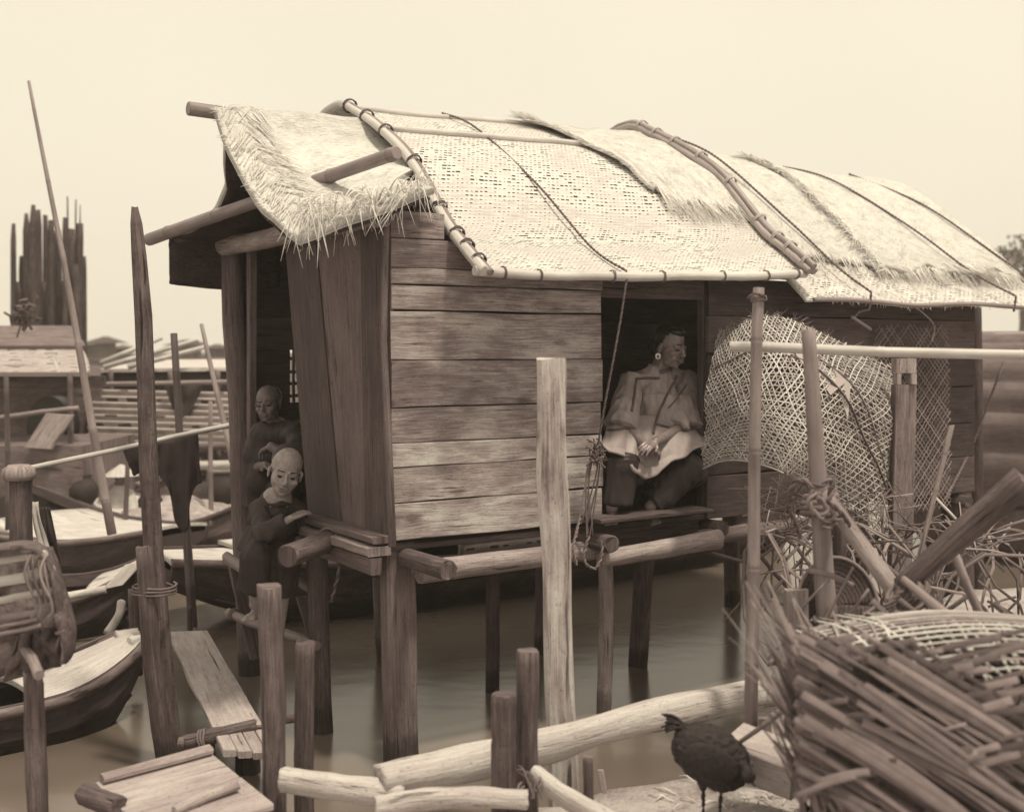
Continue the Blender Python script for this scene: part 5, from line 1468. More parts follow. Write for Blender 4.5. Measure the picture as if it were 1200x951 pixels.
# boat A: moored behind the hut, bow left
g, bow, ax, ay, L, hw, top = boat('sampan', 'long dark sampan lying behind the hut stilts with a pale bow deck', P(185, 700, 9.0), P(905, 700, 12.9), 1.35, .42, rise=.16, deck=[(.0, .26)], full=.95)
mb = MB(); mb.sheet(lambda u, v: bow+ax*(.65+1.0*u)+ay*(.9*(v-.5))+V((0, 0, .56+.10*math.sin(PI*v)*math.sin(PI*u))), 16, 10, .03); mb.build('deck_hatch', M['boatdeck'], g)
canopy(g, bow, ax, ay, L, .34, .80, .66, .35, .78, 'mat_boat')
# boat B with white foredeck
g, bow, ax, ay, L, hw, top = boat('sampan', 'sampan with a broad pale pointed foredeck behind the creel', P(208, 640, 11.0), P(10, 640, 12.6), 1.5, .36, rise=.14, deck=[(.0, .8)], full=1.0)
g, bow, ax, ay, L, hw, top = boat('sampan', 'low sampan below the pale pointed foredeck, with an upturned oar end', P(165, 700, 9.2), P(-60, 700, 9.0), 1.1, .30, rise=.2, deck=[(.0, .25)], full=.95)
o_ = thing('steering_oar', 'pale broad oar blade propped over a low sampan', 'oar', P(135, 690, 8.7))
mb = MB(); mb.board(P(120, 690, 8.6), P(146, 662, 8.7)-P(120, 690, 8.6), V((.13, .05, .02)), V((0, .03, 0)), wob=.01); mb.build('blade', M['boatdeck'], o_)
mb = MB(); log(mb, P(70, 700, 8.5), P(124, 690, 8.6), .028, amp=0); mb.build('shaft', M['boatdeck'], o_)
mb = MB(); mb.tube(curve([P(142, 705, 8.4), P(138, 722, 8.3), P(126, 742, 8.2)], 10), .03, n=7, rough=.2); solo(mb, 'pale_rag', 'cloth_pale', 'twisted pale rag hanging between two sampans', 'cloth')
# boat C with nets
g, bow, ax, ay, L, hw, top = boat('sampan', 'sampan heaped with nets beyond the bamboo poles', P(120, 640, 13.6), P(320, 640, 13.0), 1.6, .30, rise=.18, deck=[(.0, .3)], mat='boatmid')
def heap(name, cpt, rx, ry, rz, mat, label, cat, sd=0, amp=.3):
    mb = MB(); c = V(cpt)
    mb.sheet(lambda u, v: c+V((math.cos(2*PI*u)*rx*math.sin(PI*v), math.sin(2*PI*u)*ry*math.sin(PI*v), rz*math.cos(PI*v)))*(1+amp*nz(math.cos(2*PI*u)*1.7+sd, math.sin(2*PI*u)*1.7, v*4)+amp*.5*nz(math.cos(2*PI*u)*6+sd, math.sin(2*PI*u)*6, v*14)), 50, 34, .01)
    o = mb.build(name, M[mat]); return tag(o, label, cat)
heap('net_heap', P(215, 618, 13.0), .78, .5, .30, 'sack_pale' if 'sack_pale' in M else 'plank', 'heap of pale nets piled on the sampan', 'net', 2)
heap('net_heap', P(165, 640, 12.6), .3, .3, .14, 'boatmid', 'small dark heap of nets at the sampan bow', 'net', 5)
heap('basin', P(250, 582, 13.8), .35, .3, .16, 'cloth_dark', 'upturned dark basin on the sampan by the hut post', 'basin', 9, .08)
# people in the boats, far and blurred
def far_person(cpt, s, coat, label, bend=0.25):
    c = V(cpt); g = thing('person', label, 'person', c, 'people among the boats')
    pr = [('c', c+V((0, 0, .05)), c+V((0, 0, .42))*1 , .13*s, .12*s)] if False else []
    top_ = c+V((bend*.5*s, 0, .55*s))
    pr = [('c', c+V((0, 0, .10*s)), top_, .17*s, .13*s, .8), ('c', top_, top_+V((bend*.2, -.02, .14))*s, .05*s, .045*s), ('e', top_+V((bend*.25, -.03, .21))*s, (.08*s, .09*s, .105*s)),
          ('c', top_+V((.15*s, 0, -.02)), top_+V((.22*s, -.1*s, -.30*s)), .05*s, .04*s), ('c', top_+V((.22*s, -.1*s, -.30*s)), top_+V((.25*s, -.3*s, -.38*s)), .04*s, .03*s),
          ('c', top_+V((-.15*s, 0, -.02)), top_+V((-.2*s, -.1*s, -.30*s)), .05*s, .04*s), ('c', top_+V((-.2*s, -.1*s, -.30*s)), top_+V((.0*s, -.3*s, -.38*s)), .04*s, .03*s),
          ('c', c+V((.08*s, 0, .08*s)), c+V((.12*s, -.38*s, .18*s)), .08*s, .06*s), ('c', c+V((.12*s, -.38*s, .18*s)), c+V((.12*s, -.34*s, -.12*s)), .055*s, .04*s),
          ('c', c+V((-.08*s, 0, .08*s)), c+V((-.14*s, -.38*s, .18*s)), .08*s, .06*s), ('c', c+V((-.14*s, -.38*s, .18*s)), c+V((-.14*s, -.34*s, -.12*s)), .055*s, .04*s)]
    blob('body', pr, M['skin_e'], g, voxel=.02, smooth=2)
    blob('jacket', [('c', c+V((0, 0, .12*s)), top_+V((0, 0, -.02)), .20*s, .15*s, .85), ('c', top_+V((.13*s, 0, -.02)), top_+V((.23*s, -.1*s, -.28*s)), .075*s, .07*s), ('c', top_+V((-.13*s, 0, -.02)), top_+V((-.21*s, -.1*s, -.28*s)), .075*s, .07*s)], M[coat], g, voxel=.02, smooth=2)
    blob('trousers', [('c', c+V((.08*s, 0, .08*s)), c+V((.12*s, -.38*s, .18*s)), .11*s, .09*s), ('c', c+V((.12*s, -.38*s, .18*s)), c+V((.12*s, -.34*s, -.05*s)), .085*s, .075*s), ('c', c+V((-.08*s, 0, .08*s)), c+V((-.14*s, -.38*s, .18*s)), .11*s, .09*s), ('c', c+V((-.14*s, -.38*s, .18*s)), c+V((-.14*s, -.34*s, -.05*s)), .085*s, .075*s)], M['cloth_dark'], g, voxel=.02, smooth=2)
    tp = top_+V((bend*.25, -.03, .27))*s
    mb = MB(); mb.tube([tp+V((0, 0, -.06))*s, tp+V((0, 0, -.055))*s, tp+V((0, 0, .07))*s], [.21*s, .20*s, .02*s], n=18, bev=False); mb.build('hat', M['boatdeck'], g)
    return g
mb = MB(); i_ = 0
mb.sheet(lambda u, v: P(lerp(192, 238, u)*(1-v)+lerp(206, 222, u)*v, 449+42*v, 15.1)+V((0, .06*nz(u*5, v*2), 0)), 14, 14, .01)
tag(mb.build('hanging_cloth', M['cloth_boy']), 'brown cloth hanging from the eave of the houseboat', 'cloth')
far_person(P(128, 632, 13.3), .95, 'cloth_pale', 'blurred person in pale clothes and hat seated in a boat beyond the leaning pole', .2)
far_person(P(213, 610, 15.2), .8, 'cloth_pale', 'blurred person in pale clothes beyond the long torn cloth', -.1)

# big houseboat across the channel
g, bow, ax, ay, L, hw, top = boat('houseboat', 'big houseboat with a ribbed matting canopy lying across the channel', P(320, 560, 17.0), P(-160, 560, 16.2), 2.3, .92, rise=.10, deck=[(.0, .25), (.6, 1.0)], mat='boatmid', dmat='boatmid', group=None, full=1.0, sternrise=.2)
canopy(g, bow, ax, ay, L, .10, .52, 1.02, .75, 1.50, 'mat_boat')
for z_, r_ in ((.78, .06), (.50, .05), (.98, .05)):
    mb = MB(); mb.tube([bow+ax*L*u+ay*(hw(u)+.05)+V((0, 0, z_)) for u in [i/12 for i in range(1, 12)]] , r_, n=8); 
    mb.build('rubbing_strake', M['boatdeck' if z_ == .5 else 'boatmid'], g)
mb = MB()
mb.board(P(118, 432, 15.6), P(300, 430, 16.0)-P(118, 432, 15.6), V((0, 2.0, .1)), V((0, 0, -.05)), wob=.01); mb.build('flat_roof', M['boatdeck'], g)
mb = MB()
mb.board(P(118, 437, 15.7), P(300, 435, 16.1)-P(118, 437, 15.7), V((0, 1.8, .1)), V((0, 0, -.32)), wob=.01); mb.build('roof_skirt', M['boat'], g)
mb = MB()
def ribpanel(u, v):
    p = P(lerp(104, 300, u), 458, 15.35).lerp(P(lerp(104, 300, u), 524, 14.9), v)
    k = v*9; return p+V((0, -.06*abs(math.sin(k*PI)), .03*abs(math.sin(k*PI))-.05*(u-.5)))
mb.sheet(ribpanel, 30, 110, -.03, 2.1, .8); mb.build('ribbed_panel', M['roof_boat'], g)
for (y_, r_, m_) in ((527, .05, 'boatmid'), (549, .06, 'boatdeck'), (452, .03, 'bamboo_mid'), (572, .05, 'boat')):
    mb = MB(); mb.tube([P(20+28*i, y_-i*.5, 14.75) for i in range(11)], r_, n=8, rough=.1); mb.build('side_rail', M[m_], g)
for x_ in (130, 200, 255):
    mb = MB(); log(mb, P(x_, 434, 15.65), P(x_, 540, 15.65), .035, amp=0); mb.build('post', M['boatmid'], g)
mb = MB()
for (a_, b_) in (((118, 425, 15.4), (190, 396, 15.6)), ((122, 430, 15.3), (232, 398, 15.5)), ((150, 430, 15.5), (250, 404, 15.9))):
    m_ = MB(); bamboo(m_, P(*a_), P(*b_), .035, .028, inter=.6); solo(m_, 'spar', 'bamboo', {118: 'upper', 122: 'longest middle', 150: 'lower'}[a_[0]]+' pale spar lying aslant on the houseboat roof', 'spar', 'spars on the houseboat roof')
# roofed boat at the far left with lean-to and stacked stakes
g = thing('roofed_boat', 'boat with a boarded sloping roof and dark round doorway at the left edge', 'boat', P(40, 580, 13.6))
mb = MB()
mb.sheet(lambda u, v: P(lerp(-60, 117-12*(1-v)-10*v*0, u), 436, 13.2).lerp(P(lerp(-60, 95, u), 407, 14.8), v)+V((0, 0, .012*abs(math.sin(v*22)))), 30, 50, .05, 2.2, 1.7); mb.build('roof', M['roof_boat'], g)
mb = MB()
mb.sheet(lambda u, v: P(lerp(-60, 100, u), 405, 14.6).lerp(P(lerp(-60, 85, u), 384, 16.0), v)+V((0, 0, .03*abs(math.sin(v*11)))), 30, 40, .05, 2.2, 1.7); mb.build('upper_roof', M['boatmid'], g)
mb = MB(); mb.board(P(-60, 440, 13.3), V((1.75, 0, 0)), V((0, .05, 0)), V((0, 0, -.14))); mb.build('eave_board', M['boat'], g)
mb = MB(); mb.board(P(-60, 452, 15.2), P(118, 452, 15.2)-P(-60, 452, 15.2), V((0, .05, 0)), V((0, 0, -1.7))); mb.build('cabin_wall', M['boatmid'], g)
mb = MB(); mb.tube([P(57, 500, 14.6)+V((0, .3, 0)), P(57, 500, 14.6)+V((0, .0, 0))], .38, n=24, bev=False, flat=.72); mb.build('doorway', M['hair'], g)  # solid black drum: the dark of the opening is painted, not cut
for x_ in (82,):
    mb = MB(); log(mb, P(x_, 438, 13.2), P(x_+2, 575, 13.2), .03, amp=0); mb.build('post', M['boatmid'], g)
mb = MB(); bamboo(mb, P(-30, 492, 12.9), P(92, 478, 13.1), .028); mb.build('rail', M['bamboo_mid'], g)
mb = MB(); mb.board(P(28, 524, 12.8), P(54, 484, 12.9)-P(28, 524, 12.8), V((.30, 0, -.02)), V((0, .05, 0))); mb.build('leaning_board', M['beam'], g)
mb = MB(); mb.board(P(-60, 522, 12.9), V((1.45, 0, 0)), V((0, 1.8, 0)), V((0, 0, -1.25)), wob=.01); mb.build('hull', M['boatmid'], g)
mb = MB(); mb.board(P(60, 414, 13.1), P(66, 436, 13.0)-P(60, 414, 13.1), V((.035, 0, 0)), V((0, .03, 0))); mb.build('roof_batten', M['boatdeck'], g)
# palisade of tall stakes behind the roofed boat
rs = random.Random(3)
tops = [(16, 262, 8), (31, 250, 10), (39, 240, 9), (45, 246, 8), (53, 252, 7), (60, 258, 9), (68, 270, 10), (76, 255, 7), (84, 268, 10), (92, 262, 8), (25, 300, 8), (49, 330, 12), (64, 318, 12), (88, 310, 12), (36, 320, 14), (20, 330, 10), (73, 330, 12), (98, 300, 7), (96, 262, 4), (79, 230, 2.2), (89, 234, 2.2), (94, 240, 2)]
for i, (x_, y_, w_) in enumerate(tops):
    mb = MB(); d = 18+rs.uniform(0, 1.2); r_ = w_*.5*d/F; ln = rs.uniform(-5, 4)
    a_ = P(x_, y_, d); b_ = P(x_+ln, 585, d)
    mb.tube([a_, a_.lerp(b_, .06), a_.lerp(b_, .4), b_], [r_*rs.uniform(.4, .8), r_*.85, r_*.95, r_*1.1], n=8, rough=.25)
    tag(mb.build('timber_stake', M['boat']), 'tall rough timber in the crowded palisade behind the roofed boat', 'timber', 'palisade of timbers at the far left')
mb = MB(); rn = random.Random(4)
for i in range(60):
    c = P(27+rn.gauss(0, 8), 368+rn.gauss(0, 8), 13.4); d = V((rn.gauss(0, 1), rn.gauss(0, 1), rn.gauss(0, 1))).normalized()*.05
    mb.strip([c-d, c, c+d], V((0, -1, .5)).normalized(), .03, .003)
mb.tube([P(27, 372, 13.4), P(20, 395, 13.4)], .01, n=5)
solo(mb, 'small_plant', 'straw_dark', 'small leafy plant on the roofed boat before the palisade', 'plant')
# far houses and trees
def house(x0_, x1_, yt, yb, d, label, roof=8):
    g = thing('house', label, 'house', P((x0_+x1_)/2, yb, d), 'houses on the far bank')
    a_ = P(x0_, yt, d); b_ = P(x1_, yb, d); W = b_.x-a_.x; Hh = a_.z-b_.z
    mb = MB(); mb.board(V((a_.x, d, b_.z)), V((W, 0, 0)), V((0, W*.6, 0)), V((0, 0, Hh))); mb.build('wall', M['boatmid'], g)
    rh = roof*d/F; mb = MB()
    y0_, y1_ = d-.6, d+W*.6+.6; xm0, xm1 = a_.x-.5, b_.x+.5; z = a_.z
    i = mb.ring([V((xm0, y0_, z)), V((xm1, y0_, z)), V((xm1, y1_, z)), V((xm0, y1_, z)), V((xm0+.8, (y0_+y1_)/2, z+rh)), V((xm1-.8, (y0_+y1_)/2, z+rh))])
    for f in ((0, 1, 5, 4), (2, 3, 4, 5), (1, 2, 5), (3, 0, 4), (3, 2, 1, 0)): mb.quad([i+k for k in f], [(0, 0)]*len(f), False)
    mb.build('roof', M['boat'], g)
    return g
house(100, 112, 404, 420, 60, 'small dark house on the far bank beside the palisade', 4)
house(112, 132, 402, 420, 58, 'taller gabled dark house on the far bank', 8)
house(136, 150, 408, 420, 62, 'low dark house on the far bank left of the tall stake', 4)
house(205, 232, 405, 420, 60, 'wide dark house on the far bank behind the spars', 7)
house(240, 262, 408, 420, 64, 'low pale-fronted house on the far bank next to the hut post', 5)
house(1150, 1215, 404, 420, 60, 'dark house on the far bank at the right edge', 9)
# matting boats beyond the right end of the hut
g, bow, ax, ay, L, hw, top = boat('houseboat', 'covered boat with a barrel canopy seen past the far end of the hut', P(1060, 560, 13.2), P(1420, 560, 11.5), 1.9, .62, rise=.1, deck=[(.0, .1)], mat='boatmid', group=None, full=1.0)
canopy(g, bow, ax, ay, L, .08, .95, .98, .6, 2.25, 'mat_dark', True)
for (y_, r_, m_) in ((396, .05, 'bamboo_mid'), (409, .04, 'bamboo_dark'), (487, .06, 'boatdeck')):
    mb = MB(); bamboo(mb, P(1130, y_, 12.5), P(1230, y_-4, 12.2), r_, inter=.6); mb.build('side_pole', M[m_], g)
mb = MB(); log(mb, P(1142, 360, 9.6), P(1146, 800, 9.6), .055, amp=0); solo(mb, 'mooring_post', 'boat', 'dark mooring post just past the far end of the hut', 'post')
mb = MB(); rope(mb, [P(1176, 425, 9.0), P(1140, 520, 8.6), P(1108, 585, 8.2)], .010, n=12); solo(mb, 'mooring_rope', 'rope', 'taut dark rope slanting across the end wall of the hut', 'rope')
# crown of a tree at the right edge
g = thing('tree', 'bushy tree on the far bank beyond the end of the roof', 'tree', P(1200, 412, 70))
mb = MB(); log(mb, P(1200, 418, 70), P(1199, 345, 70), .35, .15, amp=.1); mb.build('trunk', M['boat'], g)
mb = MB(); rn = random.Random(9)
for i in range(1400):
    q = V((rn.gauss(0, 1), rn.gauss(0, 1), rn.gauss(0, 1))); q = q.normalized()*rn.random()**.4
    if nz(q.x*2, q.y*2, q.z*2) < -.12: continue
    c = P(1200, 318, 70)+V((q.x*2.6, q.y*2.4, q.z*2.2)); d = V((rn.gauss(0, 1), rn.gauss(0, 1), rn.gauss(0, 1))).normalized()*.16
    mb.strip([c-d, c+d], d.orthogonal().normalized(), .14, .01)
mb.build('crown', M['straw_dark'], g)

# more craft crowding the channel
g, bow, ax, ay, L, hw, top = boat('sampan', 'small covered sampan beyond the long torn cloth', P(292, 600, 14.8), P(120, 600, 15.6), 1.2, .34, rise=.2, deck=[(.0, .25)], mat='boatmid')
canopy(g, bow, ax, ay, L, .45, .95, .5, .34, .72, 'mat_boat')
g, bow, ax, ay, L, hw, top = boat('sampan', 'empty pale-decked sampan lying under the houseboat side', P(30, 600, 15.4), P(210, 600, 14.7), 1.2, .30, rise=.24, deck=True, mat='boatmid')
g, bow, ax, ay, L, hw, top = boat('sampan', 'sampan with a small hooped cover between the stilts and the far bank', P(420, 600, 21), P(640, 600, 19), 1.5, .4, rise=.25, deck=True)
canopy(g, bow, ax, ay, L, .3, .7, .62, .4, 1.0, 'mat_boat')
rq = random.Random(21)
for i, (x_, y0_, y1_, d, lab) in enumerate(((150, 520, 600, 12.4, 'thin mooring pole beyond the tall pointed stake'), (246, 470, 590, 12.8, 'mooring pole beyond the round doorway post'), (8, 440, 560, 11.5, 'dark mooring pole at the very left edge'))):
    mb = MB(); bamboo(mb, P(x_, y0_, d), P(x_+rq.uniform(-6, 6), y1_+60, d), .022, .03, inter=.5); solo(mb, 'mooring_pole', 'bamboo_mid' if i % 2 else 'bamboo_dark', lab, 'pole', 'mooring poles in the channel')
for i, (x_, y_, d, r_, lab) in enumerate(((98, 575, 13.0, .16, 'round jar on the sampan nose near the leaning pole'), (176, 588, 12.9, .13, 'small jar beside the pale nets'), (262, 574, 13.2, .18, 'squat jar by the round doorway post'))):
    mb = MB(); c = P(x_, y_, d); mb.tube([c+V((0, 0, z*r_)) for z in (-1, -.9, -.4, .2, .7, .95, 1.1)], [r_*k for k in (.5, .62, .95, 1.0, .7, .5, .56)], n=18, bev=False); solo(mb, 'jar', 'cloth_dark', lab, 'jar', 'jars on the boats')
# ------------------------------------------------------------------ people
def frame(fwd, up):
    f = V(fwd).normalized(); u = V(up); u = (u-f*u.dot(f)).normalized(); sd = f.cross(u)
    return Matrix((sd, f, u)).transposed(), sd, f, u
def head(c, fwd, up, s, neck, neck_r=.050, full=1.0, soft=False):
    Mh, sd, f, u = frame(fwd, up)
    q = lambda x, y, z: c+(sd*x+f*y+u*z)*s
    E = lambda x, y, z, a, b, d: ('e', q(x, y, z), (a*s, b*s, d*s), Mh)
    K = lambda a, b, r0, r1: ('c', q(*a), q(*b), r0*s, r1*s)
    pr = [E(0, -.014, .032, .075, .092, .084), E(0, .028, -.030, .062*full, .060, .076), E(0, .040, -.078, .044*full, .042, .036), E(0, .066, -.098, .018, .016, .014)]
    for k in (-1, 1):
        pr += [E(k*.040, .060, -.034, .024*full, .022, .020), K((k*.030, .066, -.058), (k*.034, .03, -.088), .020, .022),
               K((k*.014, .083, .013), (k*.046, .070, .012), .009, .008), E(k*.011, .102, -.040, .0085, .010, .0075),
               E(k*.078, -.004, -.020, .007, .017, .030), E(k*.080, .002, -.008, .008, .012, .014),
               K((k*.020, .083, -.002), (k*.042, .074, -.003), .0065, .006), K((k*.022, .079, -.020), (k*.040, .072, -.020), .006, .006)]
    if soft: pr = pr[:5]+[p for k in (-1, 1) for p in (E(k*.034, .050, -.040, .030, .024, .028), K((k*.014, .078, .012), (k*.044, .068, .012), .009, .009), E(k*.009, .096, -.040, .0085, .009, .0075), E(k*.078, -.004, -.020, .007, .017, .030), E(k*.080, .002, -.008, .008, .012, .014), K((k*.020, .080, -.001), (k*.042, .072, -.002), .006, .006))]
    pr += [K((0, .086, .004), (0, .109, -.034), .008, .0115), K((-.015, .092, -.062), (.015, .092, -.062), .0065, .0065), K((-.012, .092, -.0735), (.012, .092, -.0735), .0075, .0075),
           ('c', q(0, -.022, -.070), neck, neck_r*s, neck_r*s*1.12)]
    return pr, q, E, K
def face_bits(g, q, E, K, s, lip=True, brow=True, es=1.0):
    for k in (-1, 1):
        blob('eye', [E(k*.031, .0825, -.0105, .0145*es, .0085, .0062*es)], M['eye'], g, voxel=.0015, smooth=0)
        if brow: blob('eyebrow', [K((k*.016, .0915, .018), (k*.046, .076, .019), .0032, .0022)], M['hair'], g, voxel=.0015, smooth=0)
    if lip: blob('lips', [K((-.019, .0945, -.064), (.019, .0945, -.064), .0052, .0052), K((-.014, .0965, -.0735), (.014, .0965, -.0735), .0055, .0055)], M['lip'], g, voxel=.0018, smooth=1)
def hand(w, d, n, s=1.0, curl=.45, side=1):
    """palm, four fingers of unequal length bent at the knuckles, thumb from the side of the palm"""
    w = V(w); d = V(d).normalized(); n = V(n); n = (n-d*n.dot(d)).normalized(); x = d.cross(n)*side
    pr = [('c', w, w+d*.03*s, .022*s, .024*s, .62, n)]
    for i, L in enumerate((.070, .079, .074, .057)):
        k = w+d*(.084-.004*abs(i-1))*s+x*(1.5-i)*.0205*s
        pr.append(('c', w+d*.015*s+x*(1.5-i)*.010*s, k, .014*s, .0110*s))
        p = k; a = curl*.55
        for fr, r0, r1 in ((.45, .0098, .0088), (.30, .0088, .0080), (.25, .0080, .0068)):
            dd = d*math.cos(a)+n*math.sin(a)+x*(1.5-i)*.05
            p2 = p+dd*L*fr*s; pr.append(('c', p, p2, r0*s, r1*s)); p = p2; a += curl
    t0 = w+d*.022*s+x*.020*s; t1 = t0+(x*.75+d*.62+n*.25).normalized()*.036*s; t2 = t1+(x*.25+d*.9+n*.35).normalized()*.028*s
    pr += [('c', t0, t1, .014*s, .0105*s), ('c', t1, t2, .0105*s, .0080*s)]
    return pr
def foot(ank, d, s=1.0):
    ank = V(ank); d = V(d); d.z = 0; d.normalize(); x = V((-d.y, d.x, 0)); b = ank-V((0, 0, .055*s))
    pr = [('c', ank, b-d*.03*s+V((0, 0, .012)), .036*s, .028*s), ('c', b-d*.03*s, b+d*.09*s-V((0, 0, .012))*s, .030*s, .024*s, .8, V((0, 0, 1))), ('c', b+d*.06*s-x*.018*s-V((0, 0, .012))*s, b+d*.12*s-x*.020*s-V((0, 0, .018))*s, .022*s, .018*s), ('c', b+d*.05*s+x*.018*s-V((0, 0, .012))*s, b+d*.10*s+x*.024*s-V((0, 0, .018))*s, .020*s, .016*s)]
    for i in range(5):
        a = b+d*(.118-.008*i)*s+x*(-.030+.015*i)*s-V((0, 0, .020))*s
        pr.append(('c', a, a+d*(.034-.003*i)*s-V((0, 0, .004))*s, (.0115-.001*i)*s, (.0095-.001*i)*s))
    return pr
from mathutils.bvhtree import BVHTree
def surf(objs, pts, off=.004):
    """points of the cloth surface for trim to lie on"""
    trees = []
    for o in objs:
        me = o.data; wm = WM[o.name]
        trees.append(BVHTree.FromPolygons([wm @ v.co for v in me.vertices], [tuple(p.vertices) for p in me.polygons]))
    out = []; last = None
    for (px, py) in pts:
        d = P(px, py, 1.0)-V((0, 0, H)); d = V((d.x, 1.0, d.z)).normalized(); best = None
        for t in trees:
            h = t.ray_cast(V((0, 0, H)), d)
            if h[0] is not None and (best is None or h[3] < best[3]): best = h
        if best: out.append(best[0]+(best[1] if best[1].dot(d) < 0 else -best[1])*off)
    return out
def folds(seed, amp, fx, fz, dirv=None):
    def f(p, n):
        w = nz(p.x*fx+seed, p.y*fx, p.z*fz)+.5*nz(p.x*fx*2.3-seed, p.y*fx*2.3, p.z*fz*2.1)
        r = 1-abs(nz(p.x*fx*1.1+7+seed, p.y*fx*1.1, p.z*fz*1.4))*2.2
        return p+n*amp*(w*.8+r*.55)
    return f

# --- the woman in the opening
g = thing('person', 'woman in a wide-sleeved grey jacket and hoop earring seated in the wall opening', 'person', on_t(765, 606, .05), 'people at the hut')
W_ = lambda x, y, t: on_t(x, y, t)
hc = W_(785, 406, .19); nb = W_(772, 436, .26)
pr, q, E, K = head(hc, (.68, -.73, -.16), (.12, .02, 1), 1.10, nb, .050)
shL, shR = W_(740, 449, .27), W_(803, 447, .32)
elL, elR = W_(728, 498, .16), W_(812, 492, .20)
wrL, wrR = W_(756, 520, -.07), W_(768, 517, -.09)
pel = W_(768, 548, .38); hpL, hpR = W_(750, 550, .36), W_(790, 550, .36)
knL, knR = W_(727, 543, .0), W_(806, 548, .02)
anL, anR = W_(717, 594, -.02), W_(762, 594, .02)
pr += [('c', nb, W_(770, 500, .30), .055, .085, 1.2, A), ('c', W_(770, 500, .30), pel, .085, .12, 1.2, A), ('c', nb, shL, .055, .058), ('c', nb, shR, .055, .058),
       ('c', shL, elL, .052, .040), ('c', elL, wrL, .040, .025), ('c', shR, elR, .052, .040), ('c', elR, wrR, .040, .025),
       ('c', pel, knL, .10, .06), ('c', pel, knR, .10, .06), ('c', knL, anL, .058, .036), ('c', knR, anR, .058, .036)]
pr += hand(wrR, W_(744, 531, -.14)-wrR, (-.2, .4, -1), .95, .35, 1) + hand(wrL, W_(780, 531, -.08)-wrL, (.0, .7, -.8), .95, .45, -1)
pr += foot(anL, (-.12, -1, 0), .98) + foot(anR, (.15, -1, 0), .98)
body_w = blob('body', pr, M['skin_w'], g, voxel=.0042, smooth=2)
face_bits(g, q, E, K, 1.10)
blob('hair', [E(0, -.030, .040, .081, .094, .086), E(0, -.060, -.01, .070, .060, .075), E(-.015, -.115, .0, .045, .05, .05), E(.0, .030, .083, .055, .045, .030)], M['hair'], g, voxel=.004, smooth=2, disp=lambda p, n: p+n*.002*nz(p.x*30, p.y*30, p.z*120))
ec = q(-.084, .0, -.062)
ec = q(.084, -.002, -.064)
mb = MB(); mb.tube([ec+V((math.cos(a)*.012, -.004, math.sin(a)*.014)) for a in [2*PI*i/20 for i in range(21)]], [.0042+.0030*math.sin(PI*((i-15) % 20)/20) for i in range(21)], n=8, cap=False); mb.build('earring', M['silver'], g)
# jacket
jk = [('c', W_(771, 449, .26), W_(770, 472, .245), .080, .120, 1.28, A), ('f', W_(770, 464, .245), W_(768, 522, .22), .122, .165, 1.10, A), ('c', nb+V((0, .0, -.012)), shL+V((0, 0, -.005)), .060, .066), ('c', nb+V((0, .0, -.012)), shR+V((0, 0, -.005)), .058, .066),
      ]
jacket = blob('jacket', jk, M['jacket'], g, voxel=.006, smooth=3, disp=folds(2, .020, 15, 3.2))
sv1 = blob('sleeve', [('f', shL+V((0, 0, .035)), W_(727, 503, .12), .064, .100), ('e', shL, (.070, .070, .062)), ('f', W_(736, 478, .2), W_(735, 503, .13), .065, .075)], M['jacket'], g, voxel=.006, smooth=2, disp=folds(21, .013, 16, 3.5))
sv2 = blob('sleeve', [('f', shR+V((0, 0, .035)), W_(807, 504, .12), .066, .104), ('e', shR, (.072, .072, .064)), ('f', W_(800, 470, .18), W_(790, 502, .10), .07, .085)], M['jacket'], g, voxel=.006, smooth=2, disp=folds(31, .014, 16, 3.5))
mb = MB(); cn_ = nb+V((.004, -.005, .008)); mb.tube([cn_+V((math.cos(a)*.068, math.sin(a)*.066, .016*math.sin(a+1.2))) for a in [2*PI*i/28 for i in range(29)]], .012, n=8, cap=False, flat=1.0); mb.build('collar', M['trim'], g)
# skirt of the jacket over the lap
hem = [(703, 520, .02), (715, 527, -.06), (733, 533, -.08), (741, 548, -.09), (756, 560, -.09), (772, 553, -.09), (790, 538, -.10), (806, 530, -.10), (820, 524, -.04), (828, 519, .05)]
lap = [(707, 507, .10), (718, 507, .05), (735, 508, .03), (748, 510, .02), (760, 512, .01), (772, 511, .01), (788, 509, .02), (804, 508, .03), (818, 507, .06), (824, 507, .11)]
wst = [(711, 492, .22), (720, 490, .18), (738, 488, .15), (750, 486, .13), (762, 486, .12), (772, 486, .12), (788, 488, .14), (802, 490, .16), (814, 492, .20), (818, 494, .24)]
def rowc(r, u):
    k = u*9; i = min(int(k), 8); a, b = V(r[i]), V(r[i+1]); return a.lerp(b, k-i)
HR = [[W_(*rowc(r, i/40)) for i in range(41)] for r in (wst, lap, hem)]
HR = [curve(r, 40) for r in HR]
def skirt(u, v):
    i = min(40, int(round(u*40))); a, b, c = HR[0][i], HR[1][i], HR[2][i]
    p = a*(1-v)**2+b*2*v*(1-v)*1.0+c*v*v
    p = p+(b-(a+c)/2)*.5*(1-(2*v-1)**2)
    f_ = nz(u*15, v*1.3, 4)+.6*(1-abs(nz(u*11, v*1.6, 8))*2.4)
    return p-B*(.020*f_*min(1, v*2+.2))+V((0, 0, .014*nz(u*9, v*1.5, 9)*v))
mb = MB(); mb.sheet(skirt, 40, 24, -.006, .6, .3); skirt_o = mb.build('jacket_skirt', M['jacket'], g)
mb = MB(); mb.sheet(lambda u, v: skirt(u, lerp(.88, 1.02, v))+V((0, -.004, 0)), 40, 4, -.009, .6, .05); mb.build('hem_band', M['hem'], g)
